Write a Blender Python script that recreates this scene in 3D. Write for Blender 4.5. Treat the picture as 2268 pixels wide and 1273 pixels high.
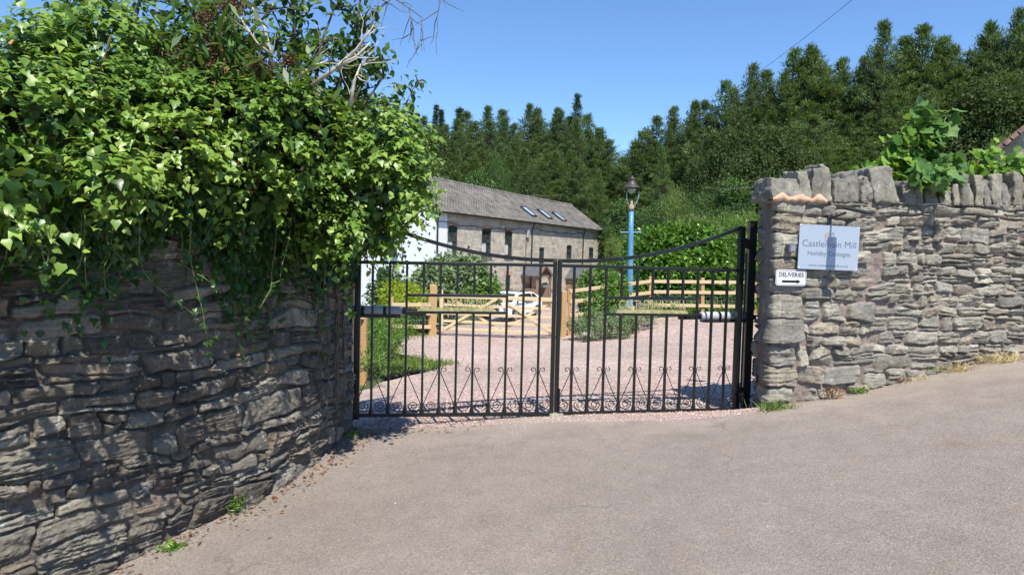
import bpy, math, random
import numpy as np
from mathutils import Vector, Matrix
R_ = math.radians
for o in list(bpy.data.objects): bpy.data.objects.remove(o)
SC = bpy.context.scene
COL = SC.collection
# ---------------------------------------------------------------- camera, sky, sun, exposure
F, PW, PH = 1512.0, 2268.0, 1273.0
CAMZ, PITCH, ROLL = 1.6, R_(3.03), R_(1.37)
cam = bpy.data.objects.new('camera', bpy.data.cameras.new('camera'))
COL.objects.link(cam)
cam.data.sensor_width = 36.0
cam.data.lens = 36.0 * F / PW
cam.data.clip_start = 0.05
cam.data.clip_end = 2000
CM = Matrix.Translation((0, 0, CAMZ)) @ Matrix.Rotation(math.pi/2 - PITCH, 4, 'X') @ Matrix.Rotation(ROLL, 4, 'Z')
cam.matrix_world = CM
SC.camera = cam
SUN_EL, SUN_AZ = R_(57), R_(15)          # azimuth: to the right of straight behind the camera
sd = Vector((math.sin(SUN_AZ)*math.cos(SUN_EL), -math.cos(SUN_AZ)*math.cos(SUN_EL), math.sin(SUN_EL)))
w = bpy.data.worlds.new('World'); SC.world = w; w.use_nodes = True
nt = w.node_tree; nt.nodes.clear()
wo = nt.nodes.new('ShaderNodeOutputWorld'); bg = nt.nodes.new('ShaderNodeBackground'); sk = nt.nodes.new('ShaderNodeTexSky')
sk.sky_type = 'NISHITA'; sk.sun_disc = False
sk.sun_elevation = SUN_EL
sk.sun_rotation = math.atan2(sd.x, sd.y)
sk.altitude = 100; sk.air_density = 1.0; sk.dust_density = 0.0; sk.ozone_density = 6.0
bg.inputs[1].default_value = 0.100
tint = nt.nodes.new('ShaderNodeMix'); tint.data_type = 'RGBA'; tint.blend_type = 'MULTIPLY'; tint.inputs[0].default_value = 1; tint.inputs[7].default_value = (1.08, 1.22, 1.36, 1)
nt.links.new(sk.outputs[0], tint.inputs[6]); nt.links.new(tint.outputs[2], bg.inputs[0]); nt.links.new(bg.outputs[0], wo.inputs[0])
sl = bpy.data.lights.new('sun', 'SUN'); sl.energy = 5.0; sl.angle = R_(0.5); sl.color = (1, .95, .86)
so = bpy.data.objects.new('sun', sl); COL.objects.link(so)
so.rotation_euler = sd.to_track_quat('Z', 'Y').to_euler()
so.location = (3, -5, 12)
SC.view_settings.view_transform = 'Standard'; SC.view_settings.look = 'None'
SC.view_settings.exposure = 0.52; SC.view_settings.gamma = 1
SC.render.engine = 'CYCLES'

# ---------------------------------------------------------------- helpers
CR = CM.to_3x3()
def ray(px, py):
    return CR @ Vector(((px-PW/2)/F, -(py-PH/2)/F, -1))
def at(px, py, Y):
    d = ray(px, py); k = Y/d.y
    return Vector((d.x*k, Y, CAMZ+d.z*k))
rng = np.random.default_rng(7)
random.seed(7)
def tag(o, label=None, cat=None, group=None, kind=None):
    if label: o['label'] = label
    if cat: o['category'] = cat
    if group: o['group'] = group
    if kind: o['kind'] = kind
    return o
def empty(name, loc=(0, 0, 0), rz=0.0):
    o = bpy.data.objects.new(name, None); COL.objects.link(o)
    o.location = loc; o.rotation_euler = (0, 0, rz); o.empty_display_size = .2
    return o
def link(name, me, m=None, parent=None):
    o = bpy.data.objects.new(name, me); COL.objects.link(o)
    if m is not None and not me.materials:
        me.materials.append(m)
    if parent is not None: o.parent = parent
    return o
def npmesh(name, V, Fc, smooth=False, attrs=None, uv=None):
    """V (n,3); Fc (m,k) all the same k, or a list of such arrays"""
    V = np.asarray(V, dtype=np.float32)
    if not isinstance(Fc, list): Fc = [Fc]
    Fc = [np.asarray(f, dtype=np.int32) for f in Fc if len(f)]
    me = bpy.data.meshes.new(name)
    me.vertices.add(len(V)); me.vertices.foreach_set('co', V.ravel())
    loops = np.concatenate([f.ravel() for f in Fc])
    tot = np.concatenate([np.full(len(f), f.shape[1], dtype=np.int32) for f in Fc])
    st = np.concatenate([[0], np.cumsum(tot)[:-1]]).astype(np.int32)
    me.loops.add(len(loops)); me.loops.foreach_set('vertex_index', loops)
    me.polygons.add(len(tot)); me.polygons.foreach_set('loop_start', st); me.polygons.foreach_set('loop_total', tot)
    me.polygons.foreach_set('use_smooth', np.full(len(tot), smooth, dtype=bool))
    me.update(calc_edges=True)
    for k, a in (attrs or {}).items():
        a = np.asarray(a, dtype=np.float32)
        if a.ndim == 1:
            at_ = me.attributes.new(k, 'FLOAT', 'POINT'); at_.data.foreach_set('value', a)
        else:
            at_ = me.attributes.new(k, 'FLOAT_COLOR', 'POINT')
            at_.data.foreach_set('color', np.concatenate([a, np.ones((len(a), 1), np.float32)], 1).ravel())
    return me
class MB:
    """collects boxes, tubes and sheets and links them as one mesh"""
    def __init__(s): s.v = []; s.f = []
    def add(s, vs, fs):
        b = len(s.v); s.v += [tuple(v) for v in vs]; s.f += [tuple(b+i for i in f) for f in fs]; return s
    def box(s, c, d, M=None):
        x, y, z = d[0]/2, d[1]/2, d[2]/2
        vs = [Vector((i*x, j*y, k*z)) for i in (-1, 1) for j in (-1, 1) for k in (-1, 1)]
        if M is not None: vs = [M @ v for v in vs]
        vs = [v+Vector(c) for v in vs]
        return s.add(vs, [(0, 1, 3, 2), (4, 6, 7, 5), (0, 4, 5, 1), (2, 3, 7, 6), (0, 2, 6, 4), (1, 5, 7, 3)])
    def span(s, a, b, w, h, up=(0, 0, 1)):
        a = Vector(a); b = Vector(b); d = (b-a); L = d.length; d.normalize()
        sd_ = d.cross(Vector(up))
        if sd_.length < 1e-4: sd_ = d.cross(Vector((0, 1, 0)))
        sd_.normalize(); u = sd_.cross(d)
        vs = [p + sd_*(i*w/2) + u*(k*h/2) for p in (a, b) for i, k in ((-1, -1), (1, -1), (1, 1), (-1, 1))]
        return s.add(vs, [(3, 2, 1, 0), (4, 5, 6, 7), (0, 1, 5, 4), (1, 2, 6, 5), (2, 3, 7, 6), (3, 0, 4, 7)])
    def tube(s, pts, r, n=6, cap=True):
        pts = [Vector(p) for p in pts]
        rs = r if isinstance(r, (list, tuple)) else [r]*len(pts)
        up = None; b = len(s.v)
        for i, p in enumerate(pts):
            d = (pts[min(i+1, len(pts)-1)]-pts[max(i-1, 0)])
            if d.length < 1e-9: d = Vector((0, 0, 1))
            d.normalize()
            if up is None:
                up = Vector((0, 0, 1)) if abs(d.z) < .9 else Vector((1, 0, 0))
            q = d.cross(up)
            if q.length < 1e-6: q = d.cross(Vector((.3, .8, .1)))
            q.normalize(); up = q.cross(d).normalized()
            for k in range(n):
                a = 2*math.pi*k/n
                s.v.append(tuple(p+(q*math.cos(a)+up*math.sin(a))*rs[i]))
        for i in range(len(pts)-1):
            for k in range(n):
                a0 = b+i*n+k; a1 = b+i*n+(k+1) % n
                s.f.append((a0, a1, a1+n, a0+n))
        if cap:
            s.f.append(tuple(b+k for k in range(n))[::-1]); e = b+(len(pts)-1)*n
            s.f.append(tuple(e+k for k in range(n)))
        return s
    def lathe(s, prof, c=(0, 0, 0), n=20, M=None):
        b = len(s.v); c = Vector(c)
        for r, z in prof:
            for k in range(n):
                a = 2*math.pi*k/n
                v = Vector((r*math.cos(a), r*math.sin(a), z))
                if M is not None: v = M @ v
                s.v.append(tuple(c+v))
        for i in range(len(prof)-1):
            for k in range(n):
                a0 = b+i*n+k; a1 = b+i*n+(k+1) % n
                s.f.append((a0, a1, a1+n, a0+n))
        s.f.append(tuple(b+k for k in range(n))[::-1]); e = b+(len(prof)-1)*n
        s.f.append(tuple(e+k for k in range(n)))
        return s
    def prism(s, poly, d, o=(0, 0, 0), ax=((1, 0, 0), (0, 0, 1)), nrm=(0, 1, 0)):
        """poly in the plane ax, extruded along nrm by d"""
        a, b_ = Vector(ax[0]), Vector(ax[1]); o = Vector(o); nv = Vector(nrm)*d; n = len(poly)
        vs = [o+a*p[0]+b_*p[1] for p in poly]; vs += [v+nv for v in vs]
        fs = [tuple(range(n)), tuple(range(2*n-1, n-1, -1))]+[((i+1) % n, i, i+n, (i+1) % n+n) for i in range(n)]
        return s.add(vs, fs)
    def build(s, name, m, parent=None, smooth=False, bevel=0.0):
        me = bpy.data.meshes.new(name); me.from_pydata(s.v, [], s.f)
        if smooth: me.polygons.foreach_set('use_smooth', [True]*len(me.polygons))
        me.update()
        o = link(name, me, m, parent)
        if bevel:
            b = o.modifiers.new('bevel', 'BEVEL'); b.width = bevel; b.segments = 2; b.limit_method = 'ANGLE'
        return o
def copy_tree(o, parent=None):
    c = o.copy(); COL.objects.link(c)
    if parent is not None: c.parent = parent
    for ch in list(o.children):
        copy_tree(ch, c)
    return c
# ---- noise
def vnoise(x, y, seed=0):
    x = np.asarray(x, float); y = np.asarray(y, float)
    xi = np.floor(x).astype(np.int64); yi = np.floor(y).astype(np.int64)
    fx = x-xi; fy = y-yi; fx = fx*fx*(3-2*fx); fy = fy*fy*(3-2*fy)
    def h(a, b):
        n = (a*374761393 + b*668265263 + seed*974634777) & 0xffffffff
        n = ((n ^ (n >> 13))*1274126177) & 0xffffffff
        n = n ^ (n >> 16)
        return (n & 0xffffff)/float(0xffffff)
    return (h(xi, yi)*(1-fx)+h(xi+1, yi)*fx)*(1-fy)+(h(xi, yi+1)*(1-fx)+h(xi+1, yi+1)*fx)*fy
def fbm(x, y, o=4, seed=0, g=.5):
    s = 0; a = 1; t = 0
    for i in range(o):
        s = s+a*vnoise(np.asarray(x)*2**i+i*17.3, np.asarray(y)*2**i-i*9.1, seed+i); t += a; a *= g
    return s/t-.5
# ---------------------------------------------------------------- ground height
_cp = []
def cp(px, py, Y, dz=0.0):
    p = at(px, py, Y); _cp.append((p.x, p.y, p.z+dz))
RW0 = Vector((2.37, 6.30)); RWA = R_(14.5); RWD = Vector((math.cos(RWA), math.sin(RWA)))
def rw_hit(px):          # point of the right wall's front face seen at column px (level with the eye)
    d = ray(px, 560); k = d.x/d.y
    t = (RW0.x-k*RW0.y)/(k*RWD.y-RWD.x)
    return RW0+RWD*t
for px, py in ((1705, 902), (1780, 893), (1850, 882), (1930, 866), (2000, 848), (2130, 817), (2268, 784)):
    q = rw_hit(px); cp(px, py, q.y)
for px, py, Y in ((777, 949, 6.0), (724, 1007, 5.5), (650, 1065, 5.0), (597, 1107, 4.7), (486, 1160, 4.3), (386, 1197, 4.05), (275, 1266, 3.78)):
    cp(px, py, Y)
_cp += [(0, 0, 0), (2, 0, .22), (-2, 0, -.3), (4, 3, .5), (7, 5, .95), (10, 9.5, 1.3), (-4, 1, -.55), (0, -6, -.1), (-6, -3, -.9), (8, -4, .9), (1, 3, .1), (2, 5, .2), (-.6, 4.2, -.02)]
cp(800, 951, 6.2); cp(1000, 934, 6.33); cp(1225, 919, 6.4); cp(1450, 914, 6.6); cp(1630, 908, 6.85)
_cp += [(0, 7.6, .0), (1.5, 7.8, .03), (-1.3, 7.6, -.14)]
cp(805, 850, 10.5); cp(960, 742, 18); cp(1250, 748, 18); cp(1100, 830, 10.5); cp(1350, 800, 11.5); cp(1560, 800, 11)
cp(1640, 694, 20); cp(1450, 700, 20); cp(1120, 712, 35); cp(1170, 697, 37.3)
_cp += [(-4.2, 38, -2.3), (8.5, 64, -2.6), (-12, 42, -2.2), (-10, 20, -1.0), (-6, 9, 0), (8, 12, .5), (10, 20, .2), (16, 30, .5), (14, 50, -.5), (-30, 40, -1.5), (-30, 10, -.5), (30, 20, 2.0), (2, 50, -2.5), (-4.5, 6.5, -.25), (-3.2, 8, -.35), (5, 9, .3)]
CP = np.array(_cp)
def _tps(r): return np.where(r > 1e-9, r*r*np.log(np.maximum(r, 1e-9)), 0)
_n = len(CP); _A = np.zeros((_n+3, _n+3))
_A[:_n, :_n] = _tps(np.hypot(CP[:, None, 0]-CP[None, :, 0], CP[:, None, 1]-CP[None, :, 1]))+np.eye(_n)*.02
_A[:_n, _n:] = np.c_[np.ones(_n), CP[:, :2]]; _A[_n:, :_n] = _A[:_n, _n:].T
_W = np.linalg.solve(_A, np.r_[CP[:, 2], 0, 0, 0])
def G(x, y):
    x = np.asarray(x, float); y = np.asarray(y, float); sh = x.shape
    xf = np.clip(x.ravel(), -35, 35); yf = np.clip(y.ravel(), -8, 66)
    out = np.zeros(len(xf))
    for i in range(0, len(xf), 20000):
        a = xf[i:i+20000]; b = yf[i:i+20000]
        out[i:i+20000] = _tps(np.hypot(a[:, None]-CP[None, :, 0], b[:, None]-CP[None, :, 1]))@_W[:_n]+_W[_n]+_W[_n+1]*a+_W[_n+2]*b
    X = x.ravel(); Y = y.ravel()
    hill = 9*np.clip((Y-62)/50, 0, 2.2)+.16*np.clip(X-16, 0, 200)*np.clip((Y-22)/45, 0, 1.3)+.06*np.clip(-X-20, 0, 100)*np.clip((Y-40)/45, 0, 1.2)
    return (out+hill).reshape(sh)
def gz(x, y): return float(G(np.array([x]), np.array([y]))[0])
def gp(px, py, Y0=8.0):
    """where the line of sight through (px,py) meets the ground"""
    d = ray(px, py); lo, hi = .8, 1.0; y = Y0; prev = None
    t = 1.0
    while t < 120:
        p = Vector((0, 0, CAMZ))+d*t
        if p.z < gz(p.x, p.y): break
        t *= 1.02
    lo, hi = t/1.02, t
    for _ in range(12):
        m = (lo+hi)/2; p = Vector((0, 0, CAMZ))+d*m
        if p.z < gz(p.x, p.y): hi = m
        else: lo = m
    return Vector((0, 0, CAMZ))+d*hi
# ---------------------------------------------------------------- materials
def newmat(name):
    m = bpy.data.materials.new(name); m.use_nodes = True
    return m, m.node_tree, m.node_tree.nodes['Principled BSDF']
def N(nt, t, **k):
    n = nt.nodes.new(t)
    for a, b in k.items():
        if a.startswith('i_'):
            key = a[2:]; key = int(key) if key.isdigit() else key.replace('_', ' ')
            n.inputs[key].default_value = b
        else: setattr(n, a, b)
    return n
def ramp(nt, stops, fac=None):
    r = nt.nodes.new('ShaderNodeValToRGB'); e = r.color_ramp.elements
    while len(e) < len(stops): e.new(.5)
    for i, (p, c) in enumerate(stops):
        e[i].position = p; e[i].color = (*c, 1) if len(c) == 3 else c
    if fac is not None: nt.links.new(fac, r.inputs[0])
    return r
def mixc(nt, a, b, fac, mode='MIX'):
    m = nt.nodes.new('ShaderNodeMix'); m.data_type = 'RGBA'; m.blend_type = mode
    for s, v in ((6, a), (7, b), (0, fac)):
        if hasattr(v, 'default_value') or hasattr(v, 'is_linked'): nt.links.new(v, m.inputs[s])
        elif s == 0: m.inputs[0].default_value = v
        else: m.inputs[s].default_value = (*v, 1)
    return m.outputs[2]
def noise(nt, scale, detail=4, rough=.55, vec=None, dist=0):
    n = N(nt, 'ShaderNodeTexNoise'); n.inputs['Scale'].default_value = scale; n.inputs['Detail'].default_value = detail
    n.inputs['Roughness'].default_value = rough; n.inputs['Distortion'].default_value = dist
    if vec is not None: nt.links.new(vec, n.inputs['Vector'])
    return n.outputs['Fac']
def bump(nt, h, strength, dist, bs, prev=None):
    b = N(nt, 'ShaderNodeBump'); b.inputs['Strength'].default_value = strength; b.inputs['Distance'].default_value = dist
    nt.links.new(h, b.inputs['Height'])
    if prev is not None: nt.links.new(prev, b.inputs['Normal'])
    if bs is not None: nt.links.new(b.outputs[0], bs.inputs['Normal'])
    return b.outputs[0]
def objc(nt):
    return N(nt, 'ShaderNodeTexCoord').outputs['Object']
def plain(name, c, rough=.5, metal=0.0, var=.12, sc=6, bmp=0.0, bsc=40, spec=.5):
    m, nt, bs = newmat(name); co = objc(nt)
    f = noise(nt, sc, 5, .6, co)
    d = tuple(max(0, x*(1-var*2)) for x in c); u = tuple(min(1, x*(1+var*2)) for x in c)
    r = ramp(nt, [(.3, d), (.7, u)], f); nt.links.new(r.outputs[0], bs.inputs['Base Color'])
    bs.inputs['Roughness'].default_value = rough; bs.inputs['Metallic'].default_value = metal
    bs.inputs['Specular IOR Level'].default_value = spec
    if bmp: bump(nt, noise(nt, bsc, 4, .6, co), bmp, .01, bs)
    return m
def leafmat(name, c0, c1, c2, rough=.45, tr=.3, trc=None, spec=.4, under=None):
    m, nt, bs = newmat(name)
    a = N(nt, 'ShaderNodeAttribute', attribute_name='rnd')
    r = ramp(nt, [(0, c0), (.5, c1), (1, c2)], a.outputs['Fac'])
    nt.links.new(r.outputs[0], bs.inputs['Base Color'])
    bs.inputs['Roughness'].default_value = rough; bs.inputs['Specular IOR Level'].default_value = spec
    t = N(nt, 'ShaderNodeBsdfTranslucent')
    tc = mixc(nt, r.outputs[0], trc or (.35, .5, .05), .45); nt.links.new(tc, t.inputs[0])
    mx = N(nt, 'ShaderNodeMixShader'); mx.inputs[0].default_value = tr
    nt.links.new(bs.outputs[0], mx.inputs[1]); nt.links.new(t.outputs[0], mx.inputs[2])
    nt.links.new(mx.outputs[0], nt.nodes['Material Output'].inputs['Surface'])
    return m
M = {}
M['ivy'] = leafmat('ivy leaf', (.030, .080, .012), (.125, .235, .026), (.31, .43, .07), .42, .26, spec=.6)
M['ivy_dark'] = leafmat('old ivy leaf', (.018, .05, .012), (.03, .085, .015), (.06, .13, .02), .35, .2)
M['shrub_dark'] = leafmat('dogwood leaf', (.025, .065, .014), (.045, .11, .02), (.09, .19, .03), .45, .25)
M['shrub_grey'] = leafmat('grey green leaf', (.08, .13, .05), (.16, .23, .10), (.3, .38, .2), .5, .25)
M['shrub_green'] = leafmat('fresh green leaf', (.05, .12, .02), (.10, .21, .035), (.2, .34, .06), .45, .3)
M['shrub_light'] = leafmat('willow leaf', (.07, .13, .025), (.15, .23, .05), (.28, .36, .10), .55, .3)
M['laurel'] = leafmat('laurel leaf', (.03, .085, .014), (.075, .18, .022), (.18, .33, .04), .28, .25)
M['golden'] = leafmat('goldenrod', (.14, .26, .02), (.32, .42, .03), (.55, .52, .04), .6, .35)
M['vine'] = leafmat('vine leaf', (.05, .14, .02), (.14, .28, .04), (.27, .42, .07), .4, .4, spec=.3)
M['syc'] = leafmat('sycamore leaf', (.04, .12, .03), (.09, .20, .05), (.17, .30, .08), .4, .35)
M['needle'] = leafmat('pine needles', (.036, .070, .026), (.082, .140, .046), (.16, .225, .08), .6, .28)
M['needle_b'] = leafmat('pine needles olive', (.036, .066, .026), (.082, .132, .048), (.15, .205, .08), .6, .3)
M['needle_l'] = leafmat('young pine needles', (.05, .10, .03), (.11, .19, .055), (.19, .28, .09), .6, .3)
M['needle_blue'] = leafmat('spruce needles', (.018, .042, .018), (.035, .075, .03), (.07, .12, .05), .6, .15)
M['far_leaf'] = leafmat('broad leaf crown', (.028, .065, .016), (.055, .12, .024), (.11, .19, .04), .55, .2)
M['far_dark'] = leafmat('dark beech crown', (.026, .042, .016), (.05, .076, .026), (.095, .125, .042), .7, .2, spec=.15)
M['grass'] = leafmat('grass blade', (.05, .12, .02), (.12, .2, .03), (.26, .3, .07), .55, .3)
M['dry'] = leafmat('dry grass', (.3, .22, .09), (.5, .4, .2), (.65, .55, .3), .7, .2, trc=(.6, .45, .2))
M['seed'] = leafmat('brown seed head', (.06, .03, .015), (.12, .055, .025), (.2, .1, .05), .8, .1, trc=(.2, .1, .05))
M['dead'] = leafmat('fallen leaf', (.09, .035, .015), (.2, .09, .035), (.38, .22, .1), .7, .15, trc=(.4, .2, .05))
M['redweed'] = leafmat('reddened weed', (.16, .03, .015), (.3, .07, .03), (.2, .2, .05), .5, .3, trc=(.4, .1, .05))
M['pink'] = leafmat('pink flower', (.4, .08, .2), (.55, .15, .3), (.7, .3, .45), .6, .3, trc=(.7, .2, .4))
M['bark'] = plain('bark', (.11, .085, .06), .9, var=.3, sc=12, bmp=.6, bsc=30)
M['bark_pine'] = plain('pine bark', (.13, .095, .075), .9, var=.3, sc=3)
M['bare'] = plain('bare silver branch', (.42, .38, .31), .8, var=.2, sc=20)
M['cane'] = plain('bramble cane', (.16, .05, .045), .5, var=.25, sc=20)
M['stem'] = plain('green stem', (.12, .14, .05), .6, var=.2, sc=20)
# ================================================================ SETTING: terrain, road, driveway
def grid_sheet(xs, yf, name, m, dz, nj, jitter=None):
    """sheet over columns xs; yf(x)->(y0,y1); nj rows"""
    V = []; n = len(xs)
    X = np.repeat(xs[:, None], nj, 1); Y = np.zeros((n, nj))
    for i, x in enumerate(xs):
        a, b = yf(x); Y[i] = np.linspace(a, b, nj)
    Z = G(X, Y)+dz
    V = np.stack([X, Y, Z], -1).reshape(-1, 3)
    i, j = np.meshgrid(np.arange(n-1), np.arange(nj-1), indexing='ij'); a = (i*nj+j).ravel()
    Fq = np.stack([a, a+nj, a+nj+1, a+1], 1)
    return link(name, npmesh(name, V, Fq, True), m)
def mat_asphalt():
    m, nt, bs = newmat('worn asphalt'); co = objc(nt)
    big = noise(nt, .55, 5, .6, co); mid = noise(nt, 5, 5, .65, co); fine = noise(nt, 110, 4, .8, co)
    vor = N(nt, 'ShaderNodeTexVoronoi'); vor.inputs['Scale'].default_value = 90; nt.links.new(co, vor.inputs['Vector'])
    a = ramp(nt, [(.3, (.230, .196, .170)), (.55, (.256, .219, .191)), (.75, (.276, .240, .210))], big)
    b = ramp(nt, [(.35, (.92, .91, .90)), (.65, (1.05, 1.05, 1.04))], mid)
    c = mixc(nt, a.outputs[0], b.outputs[0], 1.0, 'MULTIPLY')
    g = ramp(nt, [(.32, (.58, .56, .55)), (.50, (1, 1, 1)), (.70, (1.5, 1.48, 1.44))], fine)
    c = mixc(nt, c, g.outputs[0], 1.0, 'MULTIPLY')
    sp = ramp(nt, [(0, (1.35, 1.3, 1.28)), (.35, (1, 1, 1)), (.8, (.72, .72, .74))], vor.outputs['Color'])
    c = mixc(nt, c, sp.outputs[0], .5, 'MULTIPLY')
    st = noise(nt, 1.6, 3, .5, co, 1.5); s2 = ramp(nt, [(.62, (1, 1, 1)), (.72, (1.0, .93, .82)), (.8, (.8, .72, .66))], st)
    c = mixc(nt, c, s2.outputs[0], .8, 'MULTIPLY')
    sx = N(nt, 'ShaderNodeSeparateXYZ'); nt.links.new(co, sx.inputs[0])
    ad = N(nt, 'ShaderNodeMath', operation='MULTIPLY_ADD'); nt.links.new(noise(nt, 2.2, 6, .7, co, .5), ad.inputs[0]); ad.inputs[1].default_value = 3.0; nt.links.new(sx.outputs[1], ad.inputs[2])
    du = N(nt, 'ShaderNodeMapRange'); du.inputs[1].default_value = 6.9; du.inputs[2].default_value = 8.0; du.inputs[3].default_value = 0; du.inputs[4].default_value = .75; nt.links.new(ad.outputs[0], du.inputs[0])
    c = mixc(nt, c, mixc(nt, (.36, .30, .245), g.outputs[0], 1, 'MULTIPLY'), du.outputs[0])
    ck = N(nt, 'ShaderNodeTexVoronoi', feature='DISTANCE_TO_EDGE'); ck.inputs['Scale'].default_value = .42; nzc = N(nt, 'ShaderNodeTexNoise'); nzc.inputs['Scale'].default_value = 3; nzc.inputs['Detail'].default_value = 6; nt.links.new(co, nzc.inputs[0])
    vm = N(nt, 'ShaderNodeVectorMath', operation='MULTIPLY_ADD'); nt.links.new(nzc.outputs['Color'], vm.inputs[0]); vm.inputs[1].default_value = (.5, .5, .5); nt.links.new(co, vm.inputs[2]); nt.links.new(vm.outputs[0], ck.inputs['Vector'])
    ckm = ramp(nt, [(0, (1, 1, 1)), (.006, (0, 0, 0))], ck.outputs['Distance']); gate_ = ramp(nt, [(.52, (0, 0, 0)), (.6, (.5, .5, .5))], noise(nt, .7, 3, .5, co)); cf = N(nt, 'ShaderNodeMath', operation='MULTIPLY'); nt.links.new(ckm.outputs[0], cf.inputs[0]); nt.links.new(gate_.outputs[0], cf.inputs[1])
    c = mixc(nt, c, (.09, .08, .07), cf.outputs[0])
    nt.links.new(c, bs.inputs['Base Color']); bs.inputs['Roughness'].default_value = .85
    bs.inputs['Specular IOR Level'].default_value = .3
    p = bump(nt, fine, .55, .008, None); bump(nt, vor.outputs['Distance'], .35, .006, bs, p)
    return m
def mat_gravel():
    m, nt, bs = newmat('pink gravel'); co = objc(nt)
    v = N(nt, 'ShaderNodeTexVoronoi'); v.inputs['Scale'].default_value = 48; nt.links.new(co, v.inputs['Vector'])
    v2 = N(nt, 'ShaderNodeTexVoronoi'); v2.inputs['Scale'].default_value = 17; nt.links.new(co, v2.inputs['Vector'])
    sp = N(nt, 'ShaderNodeSeparateColor'); nt.links.new(v.outputs['Color'], sp.inputs[0])
    c1 = ramp(nt, [(0, (.17, .13, .12)), (.15, (.33, .248, .212)), (.5, (.425, .335, .286)), (.8, (.51, .418, .362)), (1, (.64, .58, .53))], sp.outputs[0])
    sp2 = N(nt, 'ShaderNodeSeparateColor'); nt.links.new(v2.outputs['Color'], sp2.inputs[0])
    c2 = ramp(nt, [(0, (.75, .72, .72)), (1, (1.15, 1.12, 1.1))], sp2.outputs[0])
    c = mixc(nt, c1.outputs[0], c2.outputs[0], .7, 'MULTIPLY')
    big = ramp(nt, [(.35, (.84, .82, .80)), (.65, (1.08, 1.05, 1.04))], noise(nt, .5, 5, .6, co))
    c = mixc(nt, c, big.outputs[0], 1, 'MULTIPLY')
    nt.links.new(c, bs.inputs['Base Color']); bs.inputs['Roughness'].default_value = .85; bs.inputs['Specular IOR Level'].default_value = .25
    bump(nt, v.outputs['Distance'], .5, .008, bs)
    return m
def mat_earth():
    m, nt, bs = newmat('meadow earth'); co = objc(nt)
    r = ramp(nt, [(.3, (.035, .05, .018)), (.5, (.05, .085, .022)), (.7, (.10, .11, .04))], noise(nt, .8, 6, .65, co))
    nt.links.new(r.outputs[0], bs.inputs['Base Color']); bs.inputs['Roughness'].default_value = .95
    bump(nt, noise(nt, 6, 5, .7, co), .8, .1, bs)
    return m
M['asphalt'], M['gravel'], M['earth'] = mat_asphalt(), mat_gravel(), mat_earth()
# left wall plan line (face towards the road)
LWP = [(-6.2, -.9), (-4.75, .7), (-3.65, 1.95), (-3.02, 2.75), (-2.56, 3.35), (-2.20, 3.85), (-1.90, 4.35), (-1.70, 4.78), (-1.56, 5.2), (-1.475, 5.6), (-1.43, 5.88), (-1.43, 6.02), (-1.50, 6.13), (-1.64, 6.19), (-2.0, 6.24)]
xs_ = np.unique(np.r_[-300, -200, -120, -80, np.arange(-60, -20, 4), np.arange(-20, -5, .8), np.arange(-5, 12, .35), np.arange(12, 24, .8), np.arange(24, 60, 4), 80, 120, 200, 300].astype(float))
ys_ = np.r_[-300, -100, -40, np.arange(-15, 4, .8), np.arange(4, 24, .35), np.arange(24, 140, 1.6), 160, 200, 300, 600.].astype(float)
Xg, Yg = np.meshgrid(xs_, ys_, indexing='ij')
Zg = G(Xg, Yg)-.04
def sm(a, b, x): t = np.clip((x-a)/(b-a), 0, 1); return t*t*(3-2*t)
Vt = np.stack([Xg, Yg, Zg], -1).reshape(-1, 3)
i, j = np.meshgrid(np.arange(len(xs_)-1), np.arange(len(ys_)-1), indexing='ij'); a = (i*len(ys_)+j).ravel()
terr = link('ground', npmesh('ground', Vt, np.stack([a, a+len(ys_), a+len(ys_)+1, a+1], 1), True), M['earth']); tag(terr, kind='structure')
def road_edge(x):
    n = .10*math.sin(x*2.3)+.05*math.sin(x*6.1+1)
    if x < -1.43:
        for (x0, y0), (x1, y1) in zip(LWP[:11], LWP[1:11]):
            if x0 <= x <= x1: return y0+(y1-y0)*(x-x0)/(x1-x0)+.12
        return LWP[0][1]
    if x > 2.37: return RW0.y+(x-2.37)*math.tan(RWA)+.12
    return 6.22+.05*(x+1.4)*.4+n*.6
road = grid_sheet(np.r_[np.arange(-6.2, -1.5, .1), np.arange(-1.5, 2.5, .04), np.arange(2.5, 14, .2)], lambda x: (-7.5, road_edge(x)), 'road', M['asphalt'], .012, 90)
tag(road, kind='structure')
# driveway: left and right edges by distance
DLP = [gp(*q) for q in ((774, 955), (778, 905), (798, 868), (850, 845), (925, 829), (985, 814), (950, 796), (878, 783), (858, 765), (880, 744), (955, 744))]
DL = [(5.9, -1.75)]+sorted((q.y, q.x) for q in DLP)
DL += [(18.6, -3.0), (21, -3.2), (26, -2.8), (31, -2.2), (36, -1.6), (42, -1.2), (60, 2.5)]
DR = [(5.9, 2.5), (7.2, 2.9), (9, 4.5), (12, 6.2), (16, 8.0), (19.2, 9.2), (19.6, 3.9), (20.2, 3.2), (21, 2.9), (26, 3.6), (36, 5.2), (60, 9.0)]
yy = np.r_[np.arange(5.9, 12, .12), np.arange(12, 60, .4)]
def edge(tb, y): return np.interp(y, [t[0] for t in tb], [t[1] for t in tb])
nj = 70; L = edge(DL, yy)+.03*np.sin(yy*7.7); Rr = edge(DR, yy)+.08*np.sin(yy*2.6)
X = L[:, None]+(Rr-L)[:, None]*np.linspace(0, 1, nj)[None]; Y = np.repeat(yy[:, None], nj, 1)
Z = G(X, Y)+.006
i, j = np.meshgrid(np.arange(len(yy)-1), np.arange(nj-1), indexing='ij'); a = (i*nj+j).ravel()
drv = link('driveway', npmesh('driveway', np.stack([X, Y, Z], -1).reshape(-1, 3), np.stack([a, a+1, a+nj+1, a+nj], 1), True), M['gravel']); tag(drv, kind='structure')

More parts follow.
